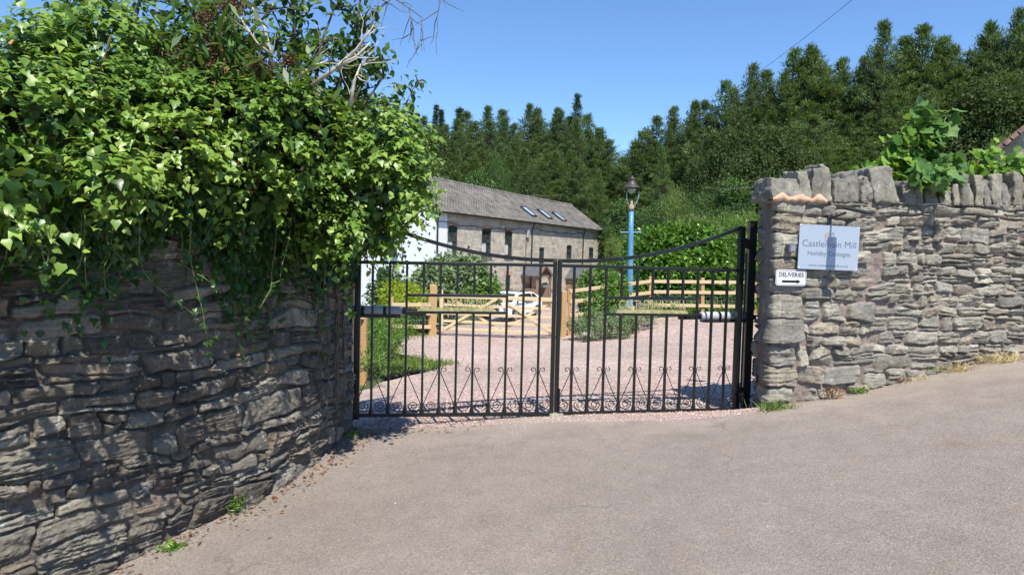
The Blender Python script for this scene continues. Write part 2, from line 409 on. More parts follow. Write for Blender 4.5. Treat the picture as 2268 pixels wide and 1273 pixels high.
# ================================================================ STONE WALLS
def stone_mat(name, lichen=.25, orange=.3, dark=.0, micro=.5):
    m, nt, bs = newmat(name); co = objc(nt)
    a = N(nt, 'ShaderNodeAttribute', attribute_name='col')
    f = noise(nt, 38, 6, .7, co); g = noise(nt, 7, 5, .65, co)
    v = ramp(nt, [(.25, (.62, .60, .58)), (.5, (1, 1, 1)), (.75, (1.28, 1.26, 1.2))], f)
    c = mixc(nt, a.outputs['Color'], v.outputs[0], 1, 'MULTIPLY')
    v2 = ramp(nt, [(.32, (.72, .72, .74)), (.5, (1, 1, 1)), (.7, (1.16, 1.12, 1.02))], g)
    c = mixc(nt, c, v2.outputs[0], 1, 'MULTIPLY')
    mpl = N(nt, 'ShaderNodeMapping'); mpl.inputs['Scale'].default_value = (1, 1, .55); nt.links.new(co, mpl.inputs[0]); li = noise(nt, 15, 8, .8, mpl.outputs[0], .6); lm = ramp(nt, [(.56, (0, 0, 0)), (.66, (1, 1, 1))], li)
    lf = N(nt, 'ShaderNodeMath', operation='MULTIPLY'); nt.links.new(lm.outputs[0], lf.inputs[0]); lf.inputs[1].default_value = lichen
    c = mixc(nt, c, (.5, .5, .46), lf.outputs[0])
    o = noise(nt, 3.1, 4, .6, co, .3); om = ramp(nt, [(.66, (0, 0, 0)), (.74, (1, 1, 1))], o)
    of = N(nt, 'ShaderNodeMath', operation='MULTIPLY'); nt.links.new(om.outputs[0], of.inputs[0]); of.inputs[1].default_value = orange
    c = mixc(nt, c, (.26, .15, .07), of.outputs[0])
    nt.links.new(c, bs.inputs['Base Color']); bs.inputs['Roughness'].default_value = .92; bs.inputs['Specular IOR Level'].default_value = .2
    mp = N(nt, 'ShaderNodeMapping'); mp.inputs['Scale'].default_value = (1, 1, 3.2); nt.links.new(co, mp.inputs[0])
    p = bump(nt, noise(nt, 30, 6, .7, mp.outputs[0]), micro, .012, None); bump(nt, noise(nt, 120, 4, .75, co), .7, .004, bs, p)
    return m
def layout(L, z0, z1, rs, hmin, hmax, wmin, wmax, thin=.35, quoin=()):
    """random rubble: courses, some stones split into thin beds. -> list (uc, vc, a, b, kind)"""
    out = []; v = z0
    while v < z1:
        h = rs.uniform(hmin, hmax); u = -rs.uniform(0, .2); first = True
        while u < L:
            w = rs.uniform(wmin, wmax)*(.7+.6*h/hmax)
            q = [qq for qq in quoin if u < qq < u+w+.1]
            hh = h*rs.uniform(.92, 1.05)
            r = rs.random()
            if r < thin and h > hmin*1.2:
                k = rs.integers(2, 5) if h > .13 else 2
                cuts = np.sort(rs.uniform(.2, .8, k-1)); cuts = np.r_[0, cuts, 1]
                for c0, c1 in zip(cuts[:-1], cuts[1:]):
                    if c1-c0 < .12: continue
                    ww = w*rs.uniform(.85, 1.0)
                    if rs.random() < .3 and w > .3:
                        x = rs.uniform(.35, .65)
                        out.append((u+w*x/2, v+h*(c0+c1)/2, w*x/2-.006, h*(c1-c0)/2-.003, 1))
                        out.append((u+w*(1+x)/2, v+h*(c0+c1)/2, w*(1-x)/2-.006, h*(c1-c0)/2-.003, 1))
                    else: out.append((u+w/2, v+h*(c0+c1)/2, ww/2-.006, h*(c1-c0)/2-.003, 1))
            elif r < thin+.12 and w > .22:
                x = rs.uniform(.3, .7)
                out.append((u+w*x/2, v+h/2, w*x/2-.007, h/2-.006, 0)); out.append((u+w*(1+x)/2, v+h/2, w*(1-x)/2-.007, h/2-.006, 0))
            else:
                out.append((u+w/2, v+h/2+rs.uniform(-.01, .01), w/2-.008, hh/2-.007, 0))
            u += w
        v += h
    return out
def heightfield(U, Vz, blocks, rs, seed, warp=(.035, .022), wave=.05, depth=.035, mdepth=-.012, lam=.010, pal=(), mortar=(.2, .15, .13), mvar=.012, deepgap=.25):
    Wu = U+fbm(U*5, Vz*5, 3, seed)*warp[0]*2+fbm(U*22, Vz*22, 2, seed+9)*.012
    Wv = Vz+fbm(U*4+50, Vz*6, 3, seed+3)*warp[1]*2+fbm(U*.9+7, Vz*.4, 2, seed+5)*wave*2+fbm(U*25, Vz*30, 2, seed+11)*.007
    H = np.full(U.shape, -1.0); C = np.zeros(U.shape+(3,))
    rough = fbm(U*9, Vz*12, 5, seed+20, .6); anis = fbm(U*3.0, Vz*46, 4, seed+21, .6); anis2 = fbm(U*5+.6*fbm(U*3, Vz*3, 2, 5), Vz*85, 3, seed+22, .6)
    for (uc, vc, a, b, kd) in blocks:
        m = (np.abs(Wu-uc) < a+.01) & (np.abs(Wv-vc) < b+.01)
        if not m.any(): continue
        x = Wu[m]-uc; y = Wv[m]-vc
        sk = rs.uniform(-.2, .2); tr = rs.uniform(-.2, .2)
        yy_ = y-sk*x*(b/a)*1.2; bb = b*(1+tr*x/a)
        cr = min(a, b)*rs.uniform(.12, .5)
        qx = np.abs(x)-(a-cr); qy = np.abs(yy_)-(bb-cr)
        d = np.hypot(np.maximum(qx, 0), np.maximum(qy, 0))+np.minimum(np.maximum(qx, qy), 0)-cr
        e = min(b*.7, rs.uniform(.004, .013))
        t = np.clip(-d/e, 0, 1); t = np.sqrt(t*(2-t)+1e-9)
        facet = rs.uniform(0, .05); off = rs.normal(0, .013); dome = rs.uniform(-.2, 1)*.012*np.clip(1-(x/a)**2, 0, 1)*np.clip(1-(y/b)**2, 0, 1)
        tilt = rs.normal(0, .02)*y/max(b, .04)*.5+rs.normal(0, .012)*x/a
        la = lam*rs.choice([.15, .5, 1.0, 1.7], p=[.3, .3, .25, .15])
        dp = depth*(.75 if kd else 1)*rs.uniform(.8, 1.2)
        h = mdepth-.004+t*(dp+off*.8)+t*(tilt+dome+rough[m]*rs.uniform(.02, .06)+anis[m]*la*2.6-np.abs(anis2[m])*la*2.4+(np.abs(rough[m])-.1)*facet)
        base = np.array(pal[rs.integers(len(pal))])*rs.uniform(.78, 1.2)
        cc = base[None]*(1+.5*rough[m][:, None]+.35*anis[m][:, None])*np.array([1, 1, 1])
        hm = H[m]; sel = (h > hm) & (d < 0)
        hm = np.where(sel, h, hm); H[m] = hm
        cm = C[m]; cm[sel] = cc[sel]; C[m] = cm
    mor = mdepth+fbm(U*12, Vz*12, 4, seed+30, .6)*mvar*2.5
    gap = fbm(U*2.6, Vz*3.2, 3, seed+31)
    mor = mor-np.clip((gap-.5+deepgap+.17)*4, 0, 1)*.05
    ism = mor > H
    mc = np.array(mortar)[None, None]*(1+.5*fbm(U*8, Vz*8, 3, seed+32)[..., None])
    C = np.where(ism[..., None], mc, C); H = np.where(ism, mor, H)
    return H, np.clip(C, .01, .9)
def smooth_path(pts, step):
    pts = [Vector(p) for p in pts]; P = []
    ext = [pts[0]*2-pts[1]]+pts+[pts[-1]*2-pts[-2]]
    for k in range(len(pts)-1):
        p0, p1, p2, p3 = ext[k:k+4]; n = max(2, int((p2-p1).length/.004))
        for i in range(n):
            t = i/n
            P.append(.5*((2*p1)+(-p0+p2)*t+(2*p0-5*p1+4*p2-p3)*t*t+(-p0+3*p1-3*p2+p3)*t**3))
    P.append(pts[-1]); P = np.array([tuple(p) for p in P])
    s = np.r_[0, np.cumsum(np.hypot(*np.diff(P, axis=0).T))]
    return P, s
def wall_face(P, s, us, vfn, nv, H_args, name, mat, parent, flip=1):
    X = np.interp(us, s, P[:, 0]); Y = np.interp(us, s, P[:, 1])
    pad = .022
    tx = np.interp(us+pad, s, P[:, 0])-np.interp(us-pad, s, P[:, 0]); ty = np.interp(us+pad, s, P[:, 1])-np.interp(us-pad, s, P[:, 1])
    l = np.hypot(tx, ty)+1e-9; nx, ny = ty/l*flip, -tx/l*flip
    vb, vt = vfn(us, X, Y)
    T = np.linspace(0, 1, nv)[None]; Vz = vb[:, None]+(vt-vb)[:, None]*T; U = np.repeat(us[:, None], nv, 1)
    H, C = heightfield(U, Vz, **H_args)
    PX = X[:, None]+nx[:, None]*H; PY = Y[:, None]+ny[:, None]*H
    V = np.stack([PX, PY, Vz], -1).reshape(-1, 3); n = len(us)
    i, j = np.meshgrid(np.arange(n-1), np.arange(nv-1), indexing='ij'); a = (i*nv+j).ravel()
    Fq = np.stack([a, a+nv, a+nv+1, a+1], 1)
    return link(name, npmesh(name, V, Fq, True, {'col': C.reshape(-1, 3)}), mat, parent)
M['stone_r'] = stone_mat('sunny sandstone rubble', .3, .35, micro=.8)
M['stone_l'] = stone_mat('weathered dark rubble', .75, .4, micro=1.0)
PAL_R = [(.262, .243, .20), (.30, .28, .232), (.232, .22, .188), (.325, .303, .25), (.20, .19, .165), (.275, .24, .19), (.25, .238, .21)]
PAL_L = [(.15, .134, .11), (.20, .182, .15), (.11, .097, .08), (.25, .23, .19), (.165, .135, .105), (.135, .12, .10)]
# ---- right wall
RWJ = Vector((2.495, 6.92))
rpath = [RWJ, Vector((2.40, 6.55)), Vector((2.372, 6.34)), RW0+RWD*.035, RW0+RWD*.3, RW0+RWD*1.5, RW0+RWD*3, RW0+RWD*7]
Pp = [RWJ, Vector((2.445, 6.55)), Vector((2.402, 6.337))]
P1, s1 = smooth_path(Pp, .004); P2, s2 = smooth_path([RW0+RWD*.04, RW0+RWD*2, RW0+RWD*7], .004)
P = np.r_[P1, P2]+np.array([.028, .022]); s = np.r_[0, np.cumsum(np.hypot(*np.diff(P, axis=0).T))]
UC = s1[-1]+.015           # arc length at the corner
CT0 = at(1712, 441, 6.3).z
def rtop(u): return CT0+.018*np.clip(u-UC, 0, 99)
wall_r = empty('stone_wall', (RW0.x, RW0.y, .2))
tag(wall_r, 'sunlit sandstone rubble wall with upright coping stones, carrying the silver name board', 'stone wall')
wall_r.location = (0, 0, 0)
rs = np.random.default_rng(11)
bl = []; v = -.05
while v < 2.3:                       # squared quoins wrap the corner
    h = rs.uniform(.13, .26); w1 = rs.uniform(.2, .42); w2 = rs.uniform(.2, .42)
    bl.append((UC+(w1-w2)/2, v+h/2, (w1+w2)/2-.008, h/2-.007, 0)); bl[-1] = bl[-1]
    u = UC+w1
    v += h
qe = sorted([(b[1]-b[3], b[1]+b[3], b[0]-b[2], b[0]+b[2]) for b in bl])
rest = [b for b in layout(9.0, -.25, 2.35, rs, .09, .22, .14, .42, .34) if b[0] < UC+1.15]+[b for b in layout(9.0, -.25, 2.35, rs, .06, .17, .10, .36, .40) if b[0] >= UC+1.15]
for b in rest:
    lo = [q for q in qe if q[0]-.012 < b[1]+b[3] and q[1]+.012 > b[1]-b[3]]
    x0, x1 = b[0]-b[2], b[0]+b[2]
    if lo:
        l0 = min(q[2] for q in lo); l1 = max(q[3] for q in lo)
        if x0 < l1+.01 and x1 > l0-.01:
            if x1 > l1+.07: x0 = l1+.014
            elif x0 < l0-.07: x1 = l0-.014
            else: continue
    bl.append(((x0+x1)/2, b[1], (x1-x0)/2, b[3], b[4]))
us = np.r_[np.arange(0, UC-.06, .012), np.arange(UC-.06, UC+.06, .004), np.arange(UC+.06, UC+3.6, .0075), np.arange(UC+3.6, s[-1], .03)]
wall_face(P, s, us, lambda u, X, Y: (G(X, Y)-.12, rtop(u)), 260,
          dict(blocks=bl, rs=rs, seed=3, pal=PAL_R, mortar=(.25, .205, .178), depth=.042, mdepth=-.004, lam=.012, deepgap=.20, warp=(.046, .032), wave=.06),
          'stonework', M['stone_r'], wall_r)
core = MB()
a = RW0+RWD*.06; b = RW0+RWD*7; nrm = Vector((-RWD.y, RWD.x))
pl = [(a+nrm*.06), (b+nrm*.06), (b+nrm*.44), (Vector((2.47, 6.80)))]
core.prism([(p.x, p.y) for p in pl], CT0+.02+.3, (0, 0, -.3), ((1, 0, 0), (0, 1, 0)), (0, 0, 1))
M['core'] = plain('wall core', (.2, .16, .135), .95, bmp=.8, bsc=14, sc=4)
core.build('core', M['core'], wall_r)
# ---- coping stones: upright rough slabs, from the left corner to the right
def rough_stone(w, h, d, seed, n=9, taper=.1, lean=0.0, rough=.018, rnd=.5, chip=1.0):
    """a weathered block standing on its base: width w, height h, depth d, origin at base centre"""
    r = np.random.default_rng(seed); V = []; Fq = []; 
    g = np.linspace(-1, 1, n)
    idx = {}
    def vid(p):
        k = tuple(np.round(p, 5))
        if k not in idx: idx[k] = len(V); V.append(p)
        return idx[k]
    for ax in range(3):
        for sgn in (-1, 1):
            for i in range(n-1):
                for j in range(n-1):
                    q = []
                    for (p_, q_) in ((i, j), (i+1, j), (i+1, j+1), (i, j+1)):
                        c = [0, 0, 0]; c[ax] = sgn; c[(ax+1) % 3] = g[p_]; c[(ax+2) % 3] = g[q_]; q.append(vid(np.array(c)))
                    Fq.append(q if sgn > 0 else q[::-1])
    V = np.array(V, float)
    ln = np.linalg.norm(V, axis=1, keepdims=True); rr = rnd*.42
    V = V*(1-rr)+V/ln*1.25*rr
    S = np.array([w/2, d/2, h/2]); Pn = V*S; Pn[:, 2] += h/2
    tz = Pn[:, 2]/h; k = 1-taper*tz
    Pn[:, 0] *= k; Pn[:, 1] *= 1-.25*tz; Pn[:, 0] += lean*tz*h+ (r.uniform(-.3, .3))*w*.2*tz
    o = r.uniform(0, 50)
    Pn[:, 2] += np.where(tz > .5, (r.uniform(-.12, .12))*Pn[:, 0]/w*h*.9, 0)
    for a_ in range(3):
        b_, c_ = (a_+1) % 3, (a_+2) % 3
        Pn[:, a_] += fbm(Pn[:, b_]*9+o, Pn[:, c_]*9+a_*13, 4, seed, .6)*rough*3.4*chip+np.abs(fbm(Pn[:, b_]*26+o, Pn[:, c_]*26+a_*13, 3, seed+1))*rough*2.2*chip-.15*rough
    base = np.array([(.20, .19, .16), (.23, .215, .175), (.17, .162, .142), (.25, .23, .185)][r.integers(4)])*r.uniform(.85, 1.15)
    C = base[None]*(1+.6*fbm(Pn[:, 0]*14+o, Pn[:, 2]*14, 3, seed)[:, None])*(1-.0*tz[:, None])
    return npmesh('coping_stone', Pn, np.array(Fq), True, {'col': np.clip(C, .02, .8)})
M['cope'] = stone_mat('coping sandstone', .5, .12)
cs = [(1683, 1776, 396, 441, .45), (1767, 1792, 383, 441, .2), (1787, 1811, 377, 441, .2), (1811, 1835, 371, 441, .15), (1836, 1871, 397, 445, .3), (1865, 1898, 380, 446, .35), (1900, 1942, 396, 443, .3),
      (1930, 1988, 374, 441, .3), (1990, 2019, 405, 447, .3), (2020, 2043, 408, 449, .2), (2045, 2073, 410, 449, .2), (2075, 2101, 414, 449, .2), (2101, 2116, 411, 453, .2), (2116, 2130, 386, 453, .15),
      (2132, 2147, 406, 452, .2), (2149, 2166, 390, 455, .2), (2167, 2184, 401, 455, .2), (2187, 2211, 388, 456, .2), (2210, 2228, 407, 456, .2), (2230, 2254, 386, 456, .15), (2253, 2270, 411, 456, .25)]
x = 2272; q = 0
while x < 2700:
    w_ = random.uniform(18, 34); cs.append((x, x+w_, random.uniform(384, 412), 457, .2)); x += w_+1
cl = ['broad rounded coping block on the wall corner, bedded in fresh orange mortar']
for k, (x0, x1, yt, yb, rd) in enumerate(cs):
    q0, q1 = rw_hit(x0), rw_hit(x1); c2 = (q0+q1)/2; w_ = (q1-q0).length*.92
    zb = float(rtop(np.array([UC+(c2-RW0).length]))[()][0]) if False else CT0+.018*max(0, (c2-RW0).dot(RWD))
    h_ = at((x0+x1)/2, yt, c2.y).z-zb
    dpt = random.uniform(.26, .36)
    if k == 0: dpt = .36; c2 = c2+RWD*.035; w_ *= .92
    me = rough_stone(w_, h_+.03, dpt, 40+k, 15, random.uniform(.0, .2), {1: -.12, 7: -.2}.get(k, random.uniform(-.05, .05)), .02 if w_ > .12 else .013, rd)
    o = link('coping_stone', me, M['cope'], wall_r)
    cpos = c2+nrm*(dpt/2-.03+random.uniform(-.02, .03))
    o.location = (cpos.x, cpos.y, zb-.02); o.rotation_euler = (0, random.uniform(-.03, .03), RWA+random.uniform(-.04, .04))
    if k == 0: o['label'] = 'broad rounded corner coping block bedded in orange mortar'
# fresh orange mortar under the first stones
mo = MB()
u_ = np.linspace(-.02, .56, 60)
top = .018+.03*np.abs(np.sin(u_*17))**3*1.6+.012*np.sin(u_*40)
for i in range(len(u_)-1):
    for side, dd in ((0, -.038),):
        p0 = RW0+RWD*float(u_[i])+nrm*dd; p1 = RW0+RWD*float(u_[i+1])+nrm*dd
        zz0, zz1 = CT0-.018+.006*math.sin(i*.7), CT0-.018+.006*math.sin(i*.7+.7)
        b = len(mo.v)
        mo.v += [(p0.x, p0.y, zz0), (p1.x, p1.y, zz1), (p1.x, p1.y, CT0+top[i+1]), (p0.x, p0.y, CT0+top[i]), ]
        n4 = nrm*.10
        mo.v += [(p0.x+n4.x, p0.y+n4.y, zz0), (p1.x+n4.x, p1.y+n4.y, zz1), (p1.x+n4.x, p1.y+n4.y, CT0+top[i+1]), (p0.x+n4.x, p0.y+n4.y, CT0+top[i])]
        mo.f += [(b, b+1, b+2, b+3), (b+7, b+6, b+5, b+4), (b+3, b+2, b+6, b+7), (b, b+4, b+5, b+1)]
M['omortar'] = plain('fresh orange mortar', (.52, .33, .22), .95, bmp=.7, bsc=45)
mo.build('mortar_bed', M['omortar'], wall_r, True)
# ---- left wall
wall_l = empty('stone_wall', (0, 0, 0))
tag(wall_l, 'dark curving rubble wall under the overhanging ivy, left of the iron gates', 'stone wall')
PL, sL = smooth_path(LWP, .004)
rs = np.random.default_rng(5)
bl = layout(sL[-1]+.3, -.95, 2.2, rs, .07, .215, .14, .50, .42)
iL = np.argmax(PL[:, 1] > 2.4); sN = sL[iL]
us = np.r_[np.arange(0, sN, .03), np.arange(sN, sL[-1], .0065)]
LT = 1.95
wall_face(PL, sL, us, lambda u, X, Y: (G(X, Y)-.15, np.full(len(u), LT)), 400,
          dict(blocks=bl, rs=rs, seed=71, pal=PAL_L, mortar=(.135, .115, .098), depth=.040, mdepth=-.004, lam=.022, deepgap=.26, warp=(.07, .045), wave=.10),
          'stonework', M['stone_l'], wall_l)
core = MB(); inn = []
for i in range(0, len(PL), 60):
    t = PL[min(i+5, len(PL)-1)]-PL[max(i-5, 0)]; t = t/np.hypot(*t); inn.append((PL[i]-np.array([t[1], -t[0]])*.08))
poly = [tuple(p) for p in inn if p[1] < 5.9]
ins = [(p[0]-.42, p[1]+.22) for p in poly[::-1]]
ins = [(min(p[0], -1.95), p[1]) for p in ins]
for A_, B_, C_, D_ in [(poly[i], poly[i+1], ins[len(poly)-2-i], ins[len(poly)-1-i]) for i in range(len(poly)-1)]:
    b = len(core.v); core.v += [(*A_, -1.6), (*B_, -1.6), (*C_, -1.6), (*D_, -1.6), (*A_, LT), (*B_, LT), (*C_, LT), (*D_, LT)]
    core.f += [(b+4, b+5, b+6, b+7), (b+1, b, b+4, b+5), (b+3, b+2, b+6, b+7)]
A_ = poly[-1]; core.prism([A_, (-1.5, 5.95), (-1.56, 6.06), (-1.95, 6.14), (ins[0][0], ins[0][1])], LT+1.6, (0, 0, -1.6), ((1, 0, 0), (0, 1, 0)), (0, 0, 1))
core.build('core', M['core'], wall_l)
# ================================================================ IRON GATES
def mat_paint():
    m, nt, bs = newmat('chipped black gate paint'); co = objc(nt)
    f = noise(nt, 26, 6, .75, co); g = noise(nt, 7, 4, .7, co)
    r = ramp(nt, [(.0, (.006, .006, .007)), (.66, (.010, .010, .011)), (.70, (.30, .29, .28))], f)
    r2 = ramp(nt, [(.70, (0, 0, 0)), (.73, (1, 1, 1))], g)
    c = mixc(nt, r.outputs[0], (.22, .055, .03), r2.outputs[0])
    nt.links.new(c, bs.inputs['Base Color']); bs.inputs['Roughness'].default_value = .32
    bump(nt, f, .3, .002, bs)
    return m
M['iron'] = mat_paint()
M['brass'] = plain('weathered brass letters', (.36, .33, .16), .5, .2, var=.2, sc=30)
M['grey_pl'] = plain('light grey plastic', (.40, .41, .44), .35, var=.03)
M['dark_pl'] = plain('dark plastic', (.02, .021, .025), .4, var=.05)
M['steel'] = plain('galvanised steel', (.5, .52, .55), .35, .8, var=.08, sc=20)
def text_mesh(txt, size, extrude, offset=0.0, xs=1.0, align='CENTER', spacing=1.0):
    c = bpy.data.curves.new('t', 'FONT'); c.body = txt; c.size = size; c.extrude = extrude; c.offset = offset
    c.align_x = align; c.align_y = 'CENTER'; c.space_character = spacing; c.resolution_u = 3
    o = bpy.data.objects.new('t', c); COL.objects.link(o); bpy.context.view_layer.update()
    dg = bpy.context.evaluated_depsgraph_get(); me = bpy.data.meshes.new_from_object(o.evaluated_get(dg))
    bpy.data.objects.remove(o)
    me.transform(Matrix.Diagonal((xs, 1, 1, 1)) if True else None)
    me.materials.clear()
    return me
def gate_leaf(A, B, label, seed, zb_a, zb_b):
    """A hinge end, B meeting end (plan points); local x runs from the meeting end to the hinge"""
    d = A-B; W = d.length; ang = math.atan2(d.y, d.x)
    root = empty('iron_gate', (B.x, B.y, zb_b), ang)
    tag(root, label, 'gate', 'pair of black iron driveway gates')
    sl_ = (zb_a-zb_b)/W; H = 1.425
    flip = -1 if abs(ang) > 1.5 else 1
    def z0(x): return sl_*x
    b = MB(); b.span((0.0, 0, .016), (W, 0, .016+z0(W)), .03, .034); b.build('bottom_rail', M['iron'], root, bevel=.003)
    b = MB(); b.span((0.0, 0, H-.016), (W, 0, H-.016+z0(W)), .028, .03); b.build('top_rail', M['iron'], root, bevel=.003)
    b = MB(); b.box((.016, 0, (H+.03)/2), (.036, .036, H+.03)); b.build('stile', M['iron'], root, bevel=.003)
    b = MB(); b.box((W-.02, 0, (H+.40)/2+z0(W)), (.055, .055, H+.44)); b.build('stile', M['iron'], root, bevel=.004)
    b = MB(); n = 26; pts = []
    for i in range(n+1):
        u = i/n; pts.append(Vector((u*(W-.03), 0, H+.028+.385*u**2.1+z0(u*W))))
    for p, q in zip(pts[:-1], pts[1:]): b.span(p, q+(q-p)*.08, .026, .034)
    b.build('arched_rail', M['iron'], root)
    xsb = [W*k/12 for k in range(1, 12)]
    def prof(b, x, za, zb):
        b.box((x, 0, (za+zb)/2), (.021, .021, zb-za))
    for k, x in enumerate(xsb, 1):
        b = MB()
        if 4 <= k <= 8: prof(b, x, .03+z0(x), .955+z0(x)); prof(b, x, 1.115+z0(x), H-.02+z0(x))
        else: prof(b, x, .03+z0(x), H-.02+z0(x))
        b.lathe([(.024, 0), (.02, .03), (.0135, .055), (.012, .06)], (x, 0, .03+z0(x)), 8)
        b.build('bar', M['iron'], root)
    for zz in (.962, 1.118):
        b = MB(); b.span((xsb[2]-.01, 0, zz+z0(xsb[2])), (xsb[8]+.01, 0, zz+z0(xsb[8])), .026, .026)
        b.build('middle_rail', M['iron'], root, bevel=.003)
    # scrollwork round every second bar
    g = W/12
    for k in range(1, 12, 2):
        x0 = xsb[k-1]; b = MB()
        for s_ in (-1, 1):
            pts = []
            cx, cz, r = x0+s_*.046, .432, .027
            for i in range(22):                       # top curl
                t = i/21; a = math.pi*(-.15)+(1-t)*math.pi*1.9; rr = r*(.35+.65*t)
                pts.append(Vector((cx-s_*math.cos(a)*rr, -.004, cz+math.sin(a)*rr+z0(x0))))
            pts = pts[:20]
            pts += [Vector((x0+s_*.016, -.004, .40+z0(x0))), Vector((x0+s_*.075, -.004, .265+z0(x0))), Vector((x0+s_*(g-.018), -.004, .125+z0(x0)))]
            cx, cz = x0+s_*g*.50, .098; R0 = g*.42
            for i in range(46):                       # big curl at the foot
                t = i/45; a = .25-t*math.pi*2.1*1.75; rr = R0*(1-.80*t**.8)
                pts.append(Vector((cx+s_*math.cos(a)*rr, -.004, cz+math.sin(a)*rr*.92+z0(x0))))
            b.tube(pts, .0042, 5)
        b.build('scroll', M['iron'], root)
    # name plate standing on the lower middle rail
    xa, xb = xsb[2]+.10, xsb[8]-.10
    me = text_mesh('CASTLEMAIN MILL', .118, .002, .0003, 1.0, spacing=1.08)
    co = np.array([v.co[:] for v in me.vertices]); w_ = co[:, 0].max()-co[:, 0].min(); k = (xb-xa-.06)/w_
    cx = (xa+xb)/2
    T = Matrix.Translation((cx, -.016*flip, 1.055+z0(cx))) @ Matrix.Rotation(math.pi/2, 4, 'X') @ Matrix.Diagonal((k, 1.0, 1, 1))
    if flip < 0: T = Matrix.Translation((cx, -.016*flip, 1.055+z0(cx))) @ Matrix.Rotation(math.pi, 4, 'Z') @ Matrix.Rotation(math.pi/2, 4, 'X') @ Matrix.Diagonal((k, 1.0, 1, 1))
    me.transform(T); o = link('lettering', me, M['brass'], root)
    pl = MB(); r = random.Random(seed); top = []
    n = 60
    for i in range(n+1):
        x = xa+(xb-xa)*i/n; e = min(i, n-i)/n
        top.append((x, 1.004+.006*abs(math.sin(i*2.1))+r.uniform(0, .004)-(0.02 if e < .03 else 0)+z0(x)))
    poly = [(xa, .974+z0(xa)), (xb, .974+z0(xb))]+top[::-1]
    pl.prism(poly, .003, (0, -.016*flip, 0)); pl.build('name_plate', M['brass'], root)
    return root, W, ang
gA, gB = at(784, 918, 6.15), at(1224.5, 915, 6.345)
hA, hB = at(1631, 905, 6.80), at(1227.5, 915, 6.352)
g1, W1, a1 = gate_leaf(Vector((gA.x, gA.y)), Vector((gB.x, gB.y)), 'black iron driveway gate with its hinge side under the ivy, nearest the dark wall', 3, gA.z-.02, gB.z-.02)
g2, W2, a2 = gate_leaf(Vector((hA.x, hA.y)), Vector((hB.x, hB.y)), 'black iron driveway gate hung beside the wall with the signs', 4, hA.z-.02, hB.z-.02)
# hinge collar and drop box of the right leaf
b = MB(); b.box((W2-.02, 0, 1.69), (.075, .075, .05)); b.box((W2+.045, .0, 1.66), (.07, .05, .09)); b.tube([(W2+.06, 0, 1.62), (W2+.14, 0, 1.62)], .016, 8); b.build('hinge', M['iron'], g2, bevel=.004)
b = MB(); b.box((W2-.02, -.04, .20), (.062, .02, .055)); b.box((W2-.02, -.035, .08), (.045, .02, .16)); b.box((W2+.03, -.0, .20), (.05, .06, .05)); b.build('hinge', M['iron'], g2, bevel=.003)
b = MB(); b.tube([(.035, -.028, .02), (.035, -.028, .26)], .009, 8); b.box((.03, -.026, .2), (.03, .03, .012)); b.build('drop_bolt', M['iron'], g2)
# gate posts
for px0, px1, yt, Y, lab in ((1659, 1676, 492, 6.93, 'tall square black steel post against the end of the signed wall'), (766, 784, 505, 6.20, 'black steel gate post buried in ivy at the end of the dark wall')):
    p = at((px0+px1)/2, yt, Y); g_ = gz(p.x, Y)
    b = MB(); hh = p.z-g_+.1; b.box((0, 0, hh/2-.1), (.075, .075, hh)); 
    post = empty('gate_post', (p.x, p.y, g_)); tag(post, lab, 'gate post', 'black gate posts')
    b.build('shaft', M['iron'], post, bevel=.004)
    b = MB(); b.box((0, 0, hh-.1+.004), (.09, .09, .008)); b.build('cap', M['iron'], post)
    if Y > 6.5:
        b = MB(); b.tube([(-.055, -.01, hh-.42), (-.055, -.01, .05)], .010, 8); b.build('conduit', M['dark_pl'], post)
# ---- ram openers behind each leaf
def opener(P0, P1, label):
    d = P1-P0; L_ = d.length; ang = math.atan2(d.y, d.x)
    root = empty('gate_opener', P0, ang); tag(root, label, 'gate opener', 'grey arm gate openers')
    R90 = Matrix.Rotation(math.pi/2, 3, 'Y')
    def xl(prof, x=0): return [(r, z) for r, z in prof]
    b = MB(); pr = [(.02, .0), (.042, .02), (.046, .06), (.046, L_*.70), (.042, L_*.73)]
    b.lathe(pr, (0, 0, 0), 20, R90); b.build('housing', M['grey_pl'], root, True)
    for x in (.12, .32, .52):
        if x < L_*.7:
            b = MB(); b.lathe([(.0472, x), (.0475, x+.03)], (0, 0, 0), 20, R90); b.build('band', M['dark_pl'], root, True)
    b = MB(); b.box((L_*.35, 0, -.044), (L_*.72, .085, .034)); b.build('base_rail', M['dark_pl'], root, bevel=.006)
    b = MB(); b.tube([(L_*.72, 0, 0), (L_*.78, 0, 0)], .032, 12); b.tube([(L_*.78, 0, 0), (L_, 0, 0)], .013, 8); b.box((L_*.93, -.01, -.005), (.17, .05, .055)); b.box((L_*1.0, 0, -.01), (.07, .03, .035)); b.build('piston_bracket', M['iron'], root)
    b = MB(); b.box((-.04, 0, -.01), (.1, .05, .05)); b.build('mount', M['iron'], root)
    b = MB(); b.tube([(.02, 0, -.06), (.02, 0, -.10), (.0, .0, -.16), (-.02, -.0, -.2), (-.06, 0, -.25)], .006, 6); b.build('cable', M['dark_pl'], root)
opener(at(1655, 700, 6.98), at(1512, 698, 6.80), 'light grey arm opener behind the gate next to the signs')
opener(at(772, 687, 6.30), at(935, 690, 6.36), 'grey arm opener in ivy shade behind the gate by the dark wall')
